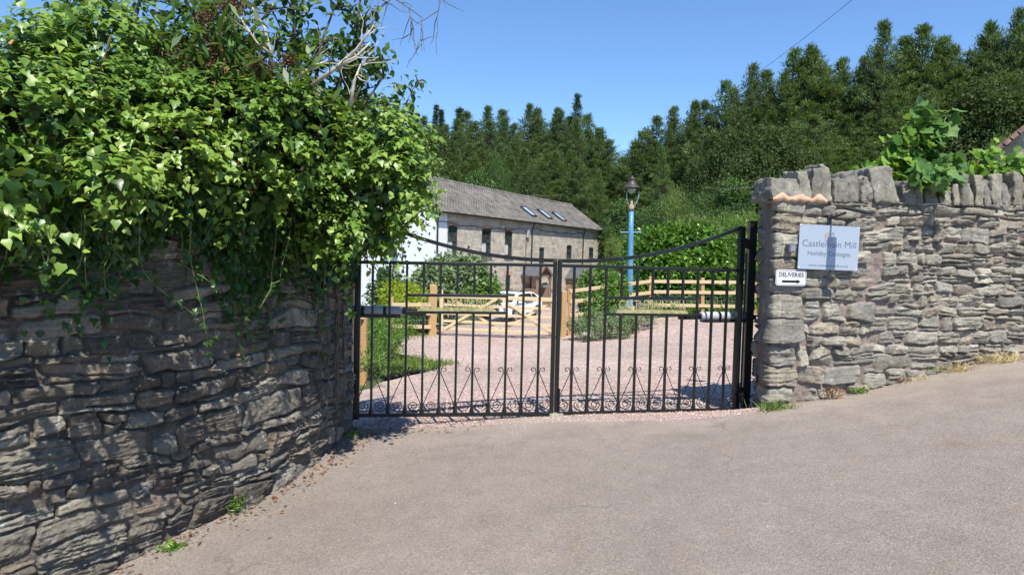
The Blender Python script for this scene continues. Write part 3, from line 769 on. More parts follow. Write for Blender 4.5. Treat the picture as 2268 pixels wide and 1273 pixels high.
# ================================================================ SIGNS ON THE RIGHT WALL
def wallpt(px, py, out=.05):
    q = rw_hit(px); q = q-nrm*out; return at(px, py, q.y)
def wall_frame(px, py, out, roll=0.0):
    p = wallpt(px, py, out)
    o = (p, Matrix.Translation(p) @ Matrix.Rotation(RWA, 4, 'Z') @ Matrix.Rotation(roll, 4, 'Y'))
    return o
def mat_alu():
    m, nt, bs = newmat('brushed aluminium panel'); co = objc(nt)
    bs.inputs['Base Color'].default_value = (.37, .43, .51, 1); bs.inputs['Metallic'].default_value = .15; bs.inputs['Roughness'].default_value = .42
    mp = N(nt, 'ShaderNodeMapping'); mp.inputs['Scale'].default_value = (1, 1, 60); nt.links.new(co, mp.inputs[0])
    bump(nt, noise(nt, 8, 3, .6, mp.outputs[0]), .05, .001, bs)
    return m
M['alu'] = mat_alu()
M['ink'] = plain('dark grey ink', (.045, .05, .06), .5, var=.02)
M['black'] = plain('sign black', (.008, .008, .009), .5, var=.02)
M['white'] = plain('sign white', (.78, .79, .80), .35, var=.01)
M['orange'] = plain('orange ink', (.55, .28, .12), .5, var=.05)
M['pinkink'] = plain('pink ink', (.6, .38, .33), .5, var=.05)
tl, tr_, bl_, br = [wallpt(*p, .075) for p in ((1771, 497), (1904, 502), (1767, 595), (1899, 600))]
cen = (tl+tr_+bl_+br)/4; sw = ((tr_-tl).length+(br-bl_).length)/2; sh = ((tl-bl_).length+(tr_-br).length)/2
sign = empty('name_sign', cen); sign.rotation_euler = (0, R_(.9), RWA); tag(sign, 'silver metal name board reading Castlemain Mill Holiday Cottages on the stone wall', 'sign')
b = MB(); b.box((0, 0, 0), (sw, .004, sh)); b.build('panel', M['alu'], sign, bevel=.001)
def sign_text(par, txt, x, z, size, mat, wfit=None, off=0.0, y=-.0025, name='lettering', hfit=None):
    me = text_mesh(txt, size, .0004, off); co = np.array([v.co[:] for v in me.vertices])
    w_ = co[:, 0].max()-co[:, 0].min(); k = (wfit/w_) if wfit else 1
    me.transform(Matrix.Translation((x, y, z)) @ Matrix.Rotation(math.pi/2, 4, 'X') @ Matrix.Diagonal((k, 1, 1, 1)))
    return link(name, me, mat, par)
sign_text(sign, 'Castlemain Mill', .003, .03, .088, M['ink'], sw*.895, -.0011)
sign_text(sign, 'Holiday Cottages', .003, -.058, .062, M['ink'], sw*.71, -.0007)
sign_text(sign, 'www.castlemainmill.co.uk', .003, -.168, .034, M['ink'], sw*.66, -.0003)
for sx in (-1, 1):
    for sz in (-1, 1):
        b = MB(); b.lathe([(.005, 0), (.0055, .002), (.003, .004)], (sx*(sw/2-.012), -.002, sz*(sh/2-.012)), 10, Matrix.Rotation(math.pi/2, 3, 'X')); b.build('screw', M['steel'], sign)
# small line drawing above the name
b = MB(); y = -.0035
def sk(pts, r=.0011): b.tube([Vector((p[0], y, p[1]+.108)) for p in pts], r, 4)
sk([(-.055, .012), (-.045, 0), (-.03, -.004), (-.01, .004), (.02, .006), (.035, .018), (.05, .02)])
sk([(.05, .02), (.045, .005), (.02, -.02), (.012, -.04), (.025, -.046), (.033, -.034), (.022, -.028)])
sk([(-.045, 0), (-.048, -.02), (-.035, -.045), (-.005, -.048), (0, -.03), (.002, -.01)])
sk([(.02, .034), (.035, .018), (.03, .03), (.042, .036)]); sk([(-.03, .02), (-.01, .024), (0, .03), (-.004, .012)])
sk([(-.06, -.054), (.012, -.054)], .0008); sk([(.03, -.054), (.036, -.054)], .0008)
b.build('drawing', M['ink'], sign)
b = MB(); b.prism([(-.048, .018), (-.04, .032), (-.025, .034), (-.018, .022), (-.028, .012)], .0008, (0, -.0032, .108)); b.build('drawing', M['orange'], sign)
b = MB(); b.prism([(-.044, -.01), (-.034, -.002), (-.026, -.016), (-.03, -.04), (-.042, -.03)], .0008, (0, -.0032, .108)); b.build('drawing', M['pinkink'], sign)
# DELIVERIES sign
pts4 = [wallpt(*p, .05) for p in ((1719, 597), (1786, 598), (1718, 632), (1785, 633))]
cen = sum(pts4, Vector())/4; dw = (pts4[1]-pts4[0]).length; dh = (pts4[0]-pts4[2]).length
ds = empty('arrow_sign', cen); ds.rotation_euler = (0, R_(.3), RWA); tag(ds, 'small white sign reading DELIVERIES above a black arrow pointing right', 'sign')
def rrect(w, h, r, n=6):
    o = []
    for cx, cz, a0 in ((w/2-r, h/2-r, 0), (-w/2+r, h/2-r, 90), (-w/2+r, -h/2+r, 180), (w/2-r, -h/2+r, 270)):
        for i in range(n+1): a = R_(a0+90*i/n); o.append((cx+r*math.cos(a), cz+r*math.sin(a)))
    return o
def ring(b, w, h, r, t, y0, d):
    o1, o2 = rrect(w, h, r), rrect(w-2*t, h-2*t, r-t); n = len(o1); k = len(b.v)
    for p, q in zip(o1, o2): b.v += [(p[0], y0, p[1]), (q[0], y0, q[1])]
    for i in range(n): a_, c_ = k+2*i, k+2*((i+1) % n); b.f.append((a_, a_+1, c_+1, c_))
b = MB(); b.prism(rrect(dw, dh, .025), .004, (0, 0, 0)); b.build('panel', M['white'], ds)
b = MB(); ring(b, dw-.014, dh-.014, .019, .0045, -.0012, 0); b.build('border', M['black'], ds)
sign_text(ds, 'DELIVERIES', 0, .026, .056, M['black'], dw*.83, .0012, -.0015)
b = MB(); aw = dw*.30
b.prism([(-aw, -.045), (aw*.62, -.045), (aw*.62, -.055), (aw*1.08, -.034), (aw*.62, -.013), (aw*.62, -.023), (-aw, -.023)], .001, (0, -.0022, 0)); b.build('arrow', M['black'], ds)
# keypad
kp = wallpt(1749, 550, .05); kd = empty('keypad', kp, RWA); tag(kd, 'small dark grey entry keypad left of the silver name board', 'keypad')
b = MB(); b.box((0, -.015, 0), (.075, .06, .075)); b.build('housing', plain('keypad housing', (.10, .11, .13), .4), kd, bevel=.006)
for i in range(3):
    for j in range(4):
        b = MB(); b.box((-.014+.014*i, -.047, -.02+.013*j), (.010, .005, .009)); b.build('button', M['grey_pl'], kd)
# solar lamp on an arm above the board
lp = wallpt(1834, 487, .03); lm = empty('wall_lamp', lp, RWA); tag(lm, 'black lamp on a short arm sticking out above the name board', 'lamp')
b = MB(); b.box((0, -.0, 0), (.045, .05, .075)); b.tube([(0, -.03, .012), (0, -.23, .055)], .011, 8); b.build('arm', M['dark_pl'], lm, bevel=.003)
b = MB(); Mh = Matrix.Rotation(R_(12), 3, 'X'); b.box((.02, -.36, .07), (.10, .30, .016), Mh); b.box((.02, -.36, .06), (.08, .26, .010), Mh); b.build('lamp_head', M['dark_pl'], lm, bevel=.006)
# small reed switch on the jamb
pj = at(1676, 838, 6.55); b = MB(); sb = empty('gate_sensor', pj); b.box((0, 0, 0), (.02, .03, .08)); b.build('housing', M['dark_pl'], sb, bevel=.004); b = MB(); b.box((-.012, -.0, 0), (.006, .018, .05)); b.build('lens', M['steel'], sb)
tag(sb, 'small black safety beam sensor low on the wall end', 'sensor')
# ================================================================ TIMBER GATE AND FENCES
def mat_wood(name, c, k=1.0):
    m, nt, bs = newmat(name); co = objc(nt)
    mp = N(nt, 'ShaderNodeMapping'); mp.inputs['Scale'].default_value = (.6, .6, .6); nt.links.new(co, mp.inputs[0])
    w_ = N(nt, 'ShaderNodeTexWave'); w_.wave_type = 'BANDS'; w_.bands_direction = 'Z'; w_.inputs['Scale'].default_value = 22; w_.inputs['Distortion'].default_value = 6; w_.inputs['Detail'].default_value = 3
    nt.links.new(mp.outputs[0], w_.inputs['Vector'])
    r = ramp(nt, [(0, tuple(x*.72 for x in c)), (.5, c), (1, tuple(min(1, x*1.2) for x in c))], w_.outputs['Fac'])
    kn = ramp(nt, [(.70, (1, 1, 1)), (.76, (.5, .38, .26))], noise(nt, 4.5, 2, .5, co))
    c_ = mixc(nt, r.outputs[0], kn.outputs[0], 1, 'MULTIPLY'); nt.links.new(c_, bs.inputs['Base Color']); bs.inputs['Roughness'].default_value = .75
    return m
M['wood'] = mat_wood('new treated softwood', (.60, .46, .27)); M['wood_o'] = mat_wood('orange treated post', (.44, .27, .12))
M['wood_old'] = mat_wood('old bare timber', (.25, .17, .12))
def post(px, yt, yb, Y, w_, lab, grp, rz=.2, tip=.04, ob=None, mat='wood_o'):
    p = at(px, yt, Y); q = at(px, yb, Y); g_ = min(q.z, gz(p.x, Y))
    root = empty('timber_post', (p.x, Y, q.z), rz); tag(root, lab, 'post', grp)
    h = p.z-q.z; b = MB(); a = w_/2
    b.box((0, 0, (h-tip)/2-.15), (w_, w_, h-tip+.3)); b.build('shaft', M[mat], root, bevel=.005)
    b = MB(); b.add([(-a, -a, h-tip), (a, -a, h-tip), (a, a, h-tip), (-a, a, h-tip), (0, 0, h)], [(0, 1, 4), (1, 2, 4), (2, 3, 4), (3, 0, 4)]); b.build('cap', M[mat], root)
    return root
post(960, 629, 741, 18.0, .19, 'thick orange timber post that the five-bar gate hangs on', 'five-bar gate posts')
post(1249.5, 642, 748, 18.15, .14, 'orange timber post at the closing end of the five-bar gate', 'five-bar gate posts')
fg = empty('five_bar_gate', at(1110, 742, 18.0)); tag(fg, 'new pale timber five-bar field gate standing closed across the drive', 'gate')
fo = fg.location.copy()
def fgs(name, a, b_, w_, h_, dy=0.0, mat='wood'):
    A_ = at(a[0], a[1], 17.92+dy)-fo; B_ = at(b_[0], b_[1], 17.92+dy)-fo; b = MB(); b.span(A_, B_, w_, h_); return b.build(name, M[mat], fg, bevel=.006)
fgs('stile', (978, 641), (978, 733), .08, .085); fgs('stile', (1238.5, 651), (1238.5, 748), .07, .07)
fgs('rail', (978, 655), (1237, 664), .075, .10)
for k, (y0, y1, w2) in enumerate(((674, 685, .06), (693, 704, .06), (710, 722, .06), (727, 739, .06))): fgs('rail', (978, y0), (1237, y1), .035, w2+.01, 0, 'wood')
for a, b_ in (((982, 729), (1100, 662)), ((1005, 662), (1103, 731)), ((1113, 664), (1222, 735)), ((1222, 668), (1110, 732))): fgs('brace', a, b_, .025, .07, -.035 if a[0] in (982, 1113) else .035)
fgs('hinge_strap', (970, 653), (1018, 654.5), .085, .03, -.01, 'white'); fgs('hinge_strap', (966, 717), (992, 718), .09, .02, -.01, 'steel')
b = MB(); p = at(1106, 657, 17.85)-fo; b.box(p, (.07, .05, .07)); b.build('latch_box', M['white'], fg, bevel=.005)
wm = MB()
for i in range(27):
    x = 984+i*9.4; wm.span(at(x, 662+i*.38, 17.99)-fo, at(x, 728+i*.42, 17.99)-fo, .004, .004)
for i in range(6):
    y = 672+i*12; wm.span(at(980, y-4, 17.99)-fo, at(1237, y+7, 17.99)-fo, .004, .004)
wm.build('wire_mesh', M['steel'], fg)
M['wire'] = plain('fence wire', (.35, .36, .37), .5, .6)
def fence(name, lab, pts, rails, pw, prows, rw=(.04, .095), grp=None, wires=0, mat='wood'):
    """pts: list of (px, Y); prows(px) -> (top row, foot row); rails: list of rows functions"""
    px0, Y0 = pts[0]; o = at(px0, prows(px0)[1], Y0); root = empty('post_and_rail_fence', o); tag(root, lab, 'fence', grp)
    for k, (px, Y) in enumerate(pts):
        a, c = prows(px); A_, C_ = at(px, a, Y+.05)-o, at(px, c, Y+.05)-o; C_.z -= .2
        b = MB(); b.span(C_, A_, pw, pw, (0, 1, 0)); b.build('post', M['wood_o'], root, bevel=.006)
    for rf in rails:
        for (p0, Y0_), (p1, Y1_) in zip(pts[:-1], pts[1:]):
            b = MB(); b.span(at(p0, rf(p0), Y0_-.02)-o, at(p1, rf(p1), Y1_-.02)-o, *rw); b.build('rail', M[mat], root, bevel=.005)
    if wires:
        b = MB()
        for (p0, Y0_), (p1, Y1_) in zip(pts[:-1], pts[1:]):
            t0, f0 = rails[0](p0), rails[-1](p0); t1, f1 = rails[0](p1), rails[-1](p1)
            for k in range(wires):
                q = .45+.5*k/max(1, wires-1); b.span(at(p0, t0+(f0-t0)*q, Y0_+.05)-o, at(p1, t1+(f1-t1)*q, Y1_+.05)-o, .01, .008)
            for k in range(14):
                q = k/14; x = p0+(p1-p0)*q; Yq = Y0_+(Y1_-Y0_)*q; a_ = t0+(t1-t0)*q; c_ = f0+(f1-f0)*q
                b.span(at(x, a_+(c_-a_)*.4, Yq+.05)-o, at(x, c_, Yq+.05)-o, .006, .006, (0, 1, 0))
        b.build('wire_mesh', M['wire'], root)
    return root
def lin(a, b_): return lambda x: a[1]+(b_[1]-a[1])*(x-a[0])/(b_[0]-a[0])
fence('f', 'pale timber fence rising from the five-bar gate towards the blue lamp post', [(1262, 18.3), (1350, 19.1), (1441, 20.0)],
      [lin((1262, 645), (1441, 623)), lin((1262, 668.5), (1441, 648)), lin((1262, 699), (1441, 678))], .10, lin_ if False else (lambda x: (lin((1262, 640), (1441, 614))(x), lin((1262, 735), (1441, 704))(x))), wires=2)
fence('f', 'pale three-rail timber fence standing in front of the clipped hedge', [(1441.5, 20.02), (1556, 20.1), (1672, 20.2)],
      [lin((1441, 623), (1660, 625.5)), lin((1441, 646), (1660, 649)), lin((1441, 675), (1660, 679))], .10, lambda x: (615 if x > 1500 else 612, 700), wires=4)
fence('f', 'pale timber fence on the left of the five-bar gate', [(868, 17.0), (954, 17.9)],
      [lin((868, 674.5), (954, 675)), lin((868, 692.5), (954, 694)), lin((868, 722), (954, 724))], .10, lambda x: (660, 742), wires=3)
fence('f', 'near timber fence end beside the ivy covered gate post', [(778, 10.4), (805, 10.6)],
      [lin((770, 700), (852, 700)), ], .11, lin_2 if False else (lambda x: (701 if x < 820 else 690, 851 if x < 820 else 800)), wires=0)
# ================================================================ LAMP POST
Yl = 21.0
pb = at(1393.5, 712, Yl); pt = at(1400, 393, Yl)
LPo = empty('street_lamp', (pb.x, Yl, pb.z)); tag(LPo, 'old blue painted lamp post with a dark shaded gas lantern', 'lamp post')
k = Yl/F
def lz(py): return at(1399, py, Yl).z-pb.z
lean = (pt.x-pb.x)/(pt.z-pb.z)
def mat_blue():
    m, nt, bs = newmat('flaking blue paint'); co = objc(nt)
    f = noise(nt, 9, 6, .75, co); r = ramp(nt, [(0, (.055, .17, .32)), (.5, (.075, .25, .45)), (.58, (.18, .33, .44)), (.63, (.22, .19, .16))], f)
    nt.links.new(r.outputs[0], bs.inputs['Base Color']); bs.inputs['Roughness'].default_value = .45; return m
M['blue'] = mat_blue(); M['lampdark'] = plain('weathered lamp bronze', (.065, .058, .052), .55, .3, var=.2)
Ml = Matrix(((1, 0, lean), (0, 1, 0), (0, 0, 1)))
b = MB(); b.lathe([(.12, -.6), (.12, .0), (.10, .02), (.098, lz(640)), (.080, lz(520)), (.070, lz(466))], (0, 0, 0), 20, Ml); b.build('post', M['blue'], LPo, True)
b = MB(); b.lathe([(.088, lz(466)), (.09, lz(460)), (.075, lz(455)), (.04, lz(452)), (.03, lz(440))], (0, 0, 0), 16, Ml); b.build('collar', plain('rusty collar', (.34, .24, .18), .7, var=.3, sc=18), LPo, True)
b = MB(); z = lz(515); x = lean*z; b.tube([(x-.32, 0, z), (x+.32, 0, z+.01)], .018, 8); b.build('ladder_bar', M['blue'], LPo)
b = MB()
b.tube([(lean*lz(460)+.06, 0, lz(462)), (x+.13, 0, lz(449)), (x+.20, 0, lz(437)), (x+.20, 0, lz(418))], .016, 8)
b.tube([(lean*lz(460)-.06, 0, lz(462)), (x-.12, 0, lz(449)), (x-.17, 0, lz(437)), (x-.17, 0, lz(418))], .014, 8); b.build('bracket', M['steel'], LPo, True)
xl_ = lean*lz(410)
b = MB(); b.lathe([(.285, lz(417)), (.295, lz(415.5)), (.20, lz(412)), (.15, lz(410)), (.145, lz(406)), (.10, lz(403)), (.09, lz(399)), (.10, lz(398)), (.095, lz(394.5)), (.04, lz(393)), (.02, lz(389.5))], (xl_, 0, 0), 24); b.build('lamp_shade', M['lampdark'], LPo, True)
gm, gnt, gbs = newmat('frosted lamp glass'); gbs.inputs['Base Color'].default_value = (.55, .56, .54, 1); gbs.inputs['Roughness'].default_value = .25; gbs.inputs['Transmission Weight'].default_value = .4
b = MB(); b.lathe([(.03, lz(429)), (.09, lz(427)), (.13, lz(422)), (.14, lz(417.5))], (xl_, 0, 0), 18); b.build('lamp_glass', gm, LPo, True)
# ================================================================ HOUSE
C0 = at(965, 465, 38.0); EZ = C0.z
fd = Vector((.438, .899)).normalized()     # along the long front
def facade(px, py, out=0.0):
    """(distance along the front, height) seen at a pixel"""
    d = ray(px, py); c = Vector((C0.x, C0.y)); 
    # (k*d.x, k*d.y) = c + s*fd
    den = d.x*fd.y-d.y*fd.x; kk = (c.x*fd.y-c.y*fd.x)/den
    P_ = Vector((d.x*kk, d.y*kk)); return (P_-c).dot(fd), CAMZ+d.z*kk
GB = -2.6
sE = facade(1335, 508)[0]
house = empty('mill_house', (C0.x, C0.y, 0)); tag(house, 'long two storey stone mill house with a white end wall and brown tiled roof', 'house')
house.rotation_euler = (0, 0, math.atan2(fd.y, fd.x))       # local x along the front, local y away from the drive
HW = 6.5; RZ = EZ+2.3
def mat_hstone():
    m, nt, bs = newmat('buff rubble house wall'); co = objc(nt)
    mp = N(nt, 'ShaderNodeMapping'); mp.inputs['Rotation'].default_value = (R_(90), 0, 0); nt.links.new(co, mp.inputs[0])
    sx = N(nt, 'ShaderNodeSeparateXYZ'); nt.links.new(co, sx.inputs[0]); cb = N(nt, 'ShaderNodeCombineXYZ')
    ad = N(nt, 'ShaderNodeMath', operation='ADD'); nt.links.new(sx.outputs[0], ad.inputs[0]); nt.links.new(sx.outputs[1], ad.inputs[1])
    nt.links.new(ad.outputs[0], cb.inputs[0]); nt.links.new(sx.outputs[2], cb.inputs[1])
    nz = N(nt, 'ShaderNodeTexNoise'); nz.inputs['Scale'].default_value = 2.2; nz.inputs['Detail'].default_value = 4; nt.links.new(cb.outputs[0], nz.inputs['Vector'])
    vm = N(nt, 'ShaderNodeVectorMath', operation='MULTIPLY_ADD'); nt.links.new(nz.outputs['Color'], vm.inputs[0]); vm.inputs[1].default_value = (.10, .06, 0); nt.links.new(cb.outputs[0], vm.inputs[2])
    br = N(nt, 'ShaderNodeTexBrick'); nt.links.new(vm.outputs[0], br.inputs['Vector']); br.inputs['Scale'].default_value = 1
    br.inputs['Brick Width'].default_value = .85; br.inputs['Row Height'].default_value = .22; br.inputs['Mortar Size'].default_value = .02; br.offset = .37; br.squash = .7; br.squash_frequency = 3
    br.inputs['Mortar Smooth'].default_value = .4
    br.inputs['Color1'].default_value = (.60, .545, .45, 1); br.inputs['Color2'].default_value = (.42, .385, .32, 1); br.inputs['Mortar'].default_value = (.52, .45, .36, 1)
    v = N(nt, 'ShaderNodeTexVoronoi'); v.inputs['Scale'].default_value = 3.2; nt.links.new(vm.outputs[0], v.inputs['Vector'])
    r = ramp(nt, [(0, (.75, .74, .75)), (.5, (1, 1, 1)), (.85, (1.12, 1.1, 1.02)), (1, (1.1, .92, .8))], None); sc_ = N(nt, 'ShaderNodeSeparateColor'); nt.links.new(v.outputs['Color'], sc_.inputs[0]); nt.links.new(sc_.outputs[0], r.inputs[0])
    c = mixc(nt, br.outputs['Color'], r.outputs[0], .8, 'MULTIPLY')
    f = ramp(nt, [(.3, (.75, .75, .75)), (.7, (1.2, 1.2, 1.2))], noise(nt, 12, 5, .7, cb.outputs[0])); c = mixc(nt, c, f.outputs[0], 1, 'MULTIPLY')
    nt.links.new(c, bs.inputs['Base Color']); bs.inputs['Roughness'].default_value = .9
    p = bump(nt, br.outputs['Fac'], -.5, .04, None); bump(nt, noise(nt, 7, 5, .7, cb.outputs[0]), .9, .07, bs, p)
    return m
M['hstone'] = mat_hstone()
M['render'] = plain('white roughcast', (.80, .81, .83), .9, var=.02, sc=2, bmp=.9, bsc=5)
M['brick'] = plain('red brick arch', (.50, .29, .20), .85, var=.25, sc=14, bmp=.4, bsc=30)
M['wframe'] = plain('dark window frame', (.05, .048, .05), .5)
M['glass'] = plain('window glass', (.045, .06, .055), .08, var=.3, sc=2.5, spec=1.0)
M['curtain'] = plain('curtain', (.55, .56, .55), .8, var=.1)
M['gutter'] = plain('black gutter', (.02, .02, .022), .4)
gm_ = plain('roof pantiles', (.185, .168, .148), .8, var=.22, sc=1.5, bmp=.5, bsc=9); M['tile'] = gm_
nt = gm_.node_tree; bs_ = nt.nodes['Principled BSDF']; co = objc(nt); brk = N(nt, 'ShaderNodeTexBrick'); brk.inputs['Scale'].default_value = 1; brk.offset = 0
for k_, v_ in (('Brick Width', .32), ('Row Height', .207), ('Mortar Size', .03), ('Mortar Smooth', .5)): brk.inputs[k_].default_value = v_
brk.inputs['Color1'].default_value = (1.15, 1.12, 1.1, 1); brk.inputs['Color2'].default_value = (.85, .86, .88, 1); brk.inputs['Mortar'].default_value = (.5, .5, .5, 1)  # dark joint colour paints in the shading between the pantile rows
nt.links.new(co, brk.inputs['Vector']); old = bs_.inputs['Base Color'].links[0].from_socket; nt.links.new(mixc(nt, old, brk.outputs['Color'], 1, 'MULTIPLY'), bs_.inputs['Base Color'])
M['slate'] = plain('porch slate', (.09, .095, .105), .5, var=.15, sc=5)
# openings: (x0,x1,z0,z1,arched,label)
ops = []
def opening(x0, x1, y0, y1, arch=True, **kw):
    a = facade(x0, (y0+y1)/2)[0]; b_ = facade(x1, (y0+y1)/2)[0]; zc = facade((x0+x1)/2, y0)[1]; zd = facade((x0+x1)/2, y1)[1]
    ops.append(dict(a=a, b=b_, z0=zd, z1=zc, arch=arch, **kw))
opening(992, 1013.5, 499, 566, brick=1); opening(1067, 1088, 506, 566, brick=1); opening(1118, 1135, 511, 567, brick=1)
opening(1194, 1205.5, 548, 591); opening(1255, 1267, 543, 573); opening(1304.5, 1315, 548, 572)
opening(1064.5, 1086, 610, 668, stone=1); opening(1119.5, 1130.5, 609, 645, brick=1); opening(1199, 1214, 626, 658, open=1)
# facade wall with real openings: columns cut at every opening edge
def wall_with_openings(L, zb, zt, ops, x_off=0.0):
    xs = sorted({x_off, L} | {o['a'] for o in ops} | {o['b'] for o in ops}); b = MB()
    for x0, x1 in zip(xs[:-1], xs[1:]):
        xm = (x0+x1)/2; cuts = sorted([(o['z0'], o['z1']) for o in ops if o['a'] < xm < o['b']]); z = zb
        for a_, c_ in cuts+[(zt, zt)]:
            if a_ > z+.001: b.add([(x0, 0, z), (x1, 0, z), (x1, 0, a_), (x0, 0, a_)], [(0, 1, 2, 3)])
            z = c_
    for o in ops:
        a_, c_, z0, z1 = o['a'], o['b'], o['z0'], o['z1']; D = .22
        b.add([(a_, 0, z0), (a_, D, z0), (a_, D, z1), (a_, 0, z1)], [(0, 1, 2, 3)]); b.add([(c_, 0, z0), (c_, D, z0), (c_, D, z1), (c_, 0, z1)], [(3, 2, 1, 0)])
        b.add([(a_, 0, z0), (c_, 0, z0), (c_, D, z0), (a_, D, z0)], [(0, 1, 2, 3)]); b.add([(a_, 0, z1), (c_, 0, z1), (c_, D, z1), (a_, D, z1)], [(3, 2, 1, 0)])
        if o['arch']:                       # arch spandrels
            w_ = c_-a_; r_ = w_*.09; n = 8
            for sgn in (0, 1):
                pts = [(a_ if not sgn else c_, z1)]
                for i in range(n//2+1):
                    t = i/(n/2)*.5; x = a_+w_*t if not sgn else c_-w_*t
                    pts.append((x, z1-r_*(1-math.sin(math.pi*t))))
                pts = [(p[0], .02, p[1]) for p in pts]; pts = [(x, .02, z) for x, _, z in pts]
                idx = list(range(len(pts)));
                if sgn: idx = idx[::-1]
                b.add(pts, [tuple(idx)])
    return b
sW = facade(990, 520)[0]
wo_ = [o for o in ops]
b = wall_with_openings(sE, GB, EZ, ops, sW)
b.add([(sE, 0, GB), (sE, HW, GB), (sE, HW, EZ), (sE, HW/2, RZ-.06), (sE, 0, EZ)], [(0, 1, 2, 3, 4)])
b.add([(sE, HW, GB), (0, HW, GB), (0, HW, EZ), (sE, HW, EZ)], [(0, 1, 2, 3)])
b.build('stone_wall', M['hstone'], house)
b = MB(); b.add([(0, 0, GB), (sW, 0, GB), (sW, 0, EZ), (0, 0, EZ)], [(0, 1, 2, 3)])
b.add([(sW, 0, GB), (sW, .02, GB), (sW, .02, EZ), (sW, 0, EZ)], [(0, 1, 2, 3)])
b.add([(0, 0, GB), (0, HW, GB), (0, HW, EZ), (0, HW/2, RZ-.06), (0, 0, EZ)], [(4, 3, 2, 1, 0)]); b.build('white_wall', M['render'], house)
for o in ops:
    a_, c_, z0, z1 = o['a'], o['b'], o['z0'], o['z1']; D = .07; w_ = c_-a_
    f = MB(); t = .07
    f.box((a_+t/2, D, (z0+z1)/2), (t, .07, z1-z0)); f.box((c_-t/2, D, (z0+z1)/2), (t, .07, z1-z0)); f.box(((a_+c_)/2, D, z1-t/2-(w_*.06 if o['arch'] else 0)), (w_-2*t, .068, t)); f.box(((a_+c_)/2, D, z0+t/2), (w_-2*t, .068, t))
    f.box(((a_+c_)/2, D+.005, z0+(z1-z0)*.48), (w_-2*t, .06, .05)); fr = f.build('window', M['wframe'], house)
    g_ = MB(); g_.box(((a_+c_)/2, D+.02, (z0+z1)/2), (w_-2*t, .01, z1-z0-.02)); g_.build('pane', M['glass'], fr)
    if z1-z0 > 1.5:
        g_ = MB(); g_.box((a_+w_*.34, D+.01, z0+(z1-z0)*.27), (w_*.42, .012, (z1-z0)*.44)); g_.build('curtain', M['curtain'], fr)
    s_ = MB(); s_.box(((a_+c_)/2, -.03, z0-.05), (w_+.2, .16, .09)); s_.build('sill', M['slate'], fr)
    if o.get('brick'):
        a2_ = MB(); n = 11
        for i in range(n):
            t0 = i/n; t1 = (i+.86)/n
            def pt_(t, up):
                x = a_-.08+(w_+.16)*t; z = z1-w_*.09*(1-math.sin(math.pi*t))+up
                return (x+(t-.5)*up*.6, z)
            P4 = [pt_(t0, .0), pt_(t1, .0), pt_(t1, .25), pt_(t0, .25)]
            a2_.prism([P4[0], P4[1], P4[2], P4[3]], .03, (0, -.012, 0))
        a2_.build('brick_arch', M['brick'], house)
    if o.get('open'):
        g_ = MB(); g_.box(((a_+c_)/2, -.28, z1-.45), (w_-.1, .03, .7), Matrix.Rotation(R_(-40), 3, 'X')); g_.build('open_casement', M['steel'], fr)
# far-left windows in the white end wall, with black sills
def endwall(px, py):
    d = ray(px, py); c = Vector((C0.x, C0.y)); e = Vector((-fd.y, fd.x)); den = d.x*e.y-d.y*e.x; kk = (c.x*e.y-c.y*e.x)/den
    P_ = Vector((d.x*kk, d.y*kk)); return (P_-c).dot(e), CAMZ+d.z*kk
for x0, x1, y0, y1 in ((858, 880, 536, 562), (838, 866, 596, 640)):
    a_ = endwall(x1, y0)[0]; c_ = endwall(x0, y0)[0]; z1 = endwall((x0+x1)/2, y0)[1]; z0 = endwall((x0+x1)/2, y1)[1]
    f = MB(); 
    for yy0 in (a_+.05, c_-.05): f.box((-.02, yy0, (z0+z1)/2), (.08, .1, z1-z0))
    for zz in (z0+.05, z1-.05, (z0+z1)/2): f.box((-.02, (a_+c_)/2, zz), (.07, c_-a_-.02, .08))
    fr = f.build('window', M['wframe'], house); g_ = MB(); g_.box((-.012, (a_+c_)/2, (z0+z1)/2), (.02, c_-a_-.1, z1-z0-.1)); g_.build('pane', M['glass'], fr)
    s_ = MB(); s_.box((-.08, (a_+c_)/2, z0-.07), (.2, c_-a_+.2, .12)); s_.build('sill', M['wframe'], fr)
# roof: stepped rows of wavy pantiles on both slopes
def roof_slope(side):
    L0, L1 = -.18, sE+.15; per = .32; nx = int((L1-L0)/(per/4)); rows = 19; ov = .28
    y0, y1 = (-ov, HW/2) if side == 0 else (HW+ov, HW/2); z0 = EZ-ov*(RZ-EZ)/(HW/2)+.06; V = []; 
    xs = np.linspace(L0, L1, nx); wv = .04*np.sin(xs/per*2*np.pi)
    sag = .07*np.sin(np.clip(xs/sE, 0, 1)*np.pi)
    lv = []
    for r in range(rows):
        for e in (0, 1):
            t = (r+e)/rows; y = y0+(y1-y0)*t; z = z0+(RZ+.06-z0)*t+(.0 if e else .045)
            lv.append(np.stack([xs, np.full(nx, y), z+wv-sag*t+.01*fbm(xs*.6, xs*0+t*5, 2, 3)*3], 1))
    V = np.concatenate(lv); n = len(lv); i, j = np.meshgrid(np.arange(n-1), np.arange(nx-1), indexing='ij'); a = (i*nx+j).ravel()
    Fq = np.stack([a, a+1, a+nx+1, a+nx], 1)
    if side: Fq = Fq[:, ::-1]
    return V, Fq
V0, F0 = roof_slope(0); V1, F1 = roof_slope(1)
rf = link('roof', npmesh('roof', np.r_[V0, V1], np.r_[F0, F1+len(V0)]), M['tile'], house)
b = MB(); n = 60
for i in range(n):
    x0 = -.2+(sE+.35)*i/n; x1 = x0+(sE+.35)/n*.93; s0 = -.07*math.sin(max(0, min(1, x0/sE))*math.pi)
    b.tube([(x0, HW/2, RZ+.05+s0), (x1, HW/2, RZ+.06+s0)], .12, 8)
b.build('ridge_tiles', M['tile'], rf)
b = MB(); zz = EZ-.12
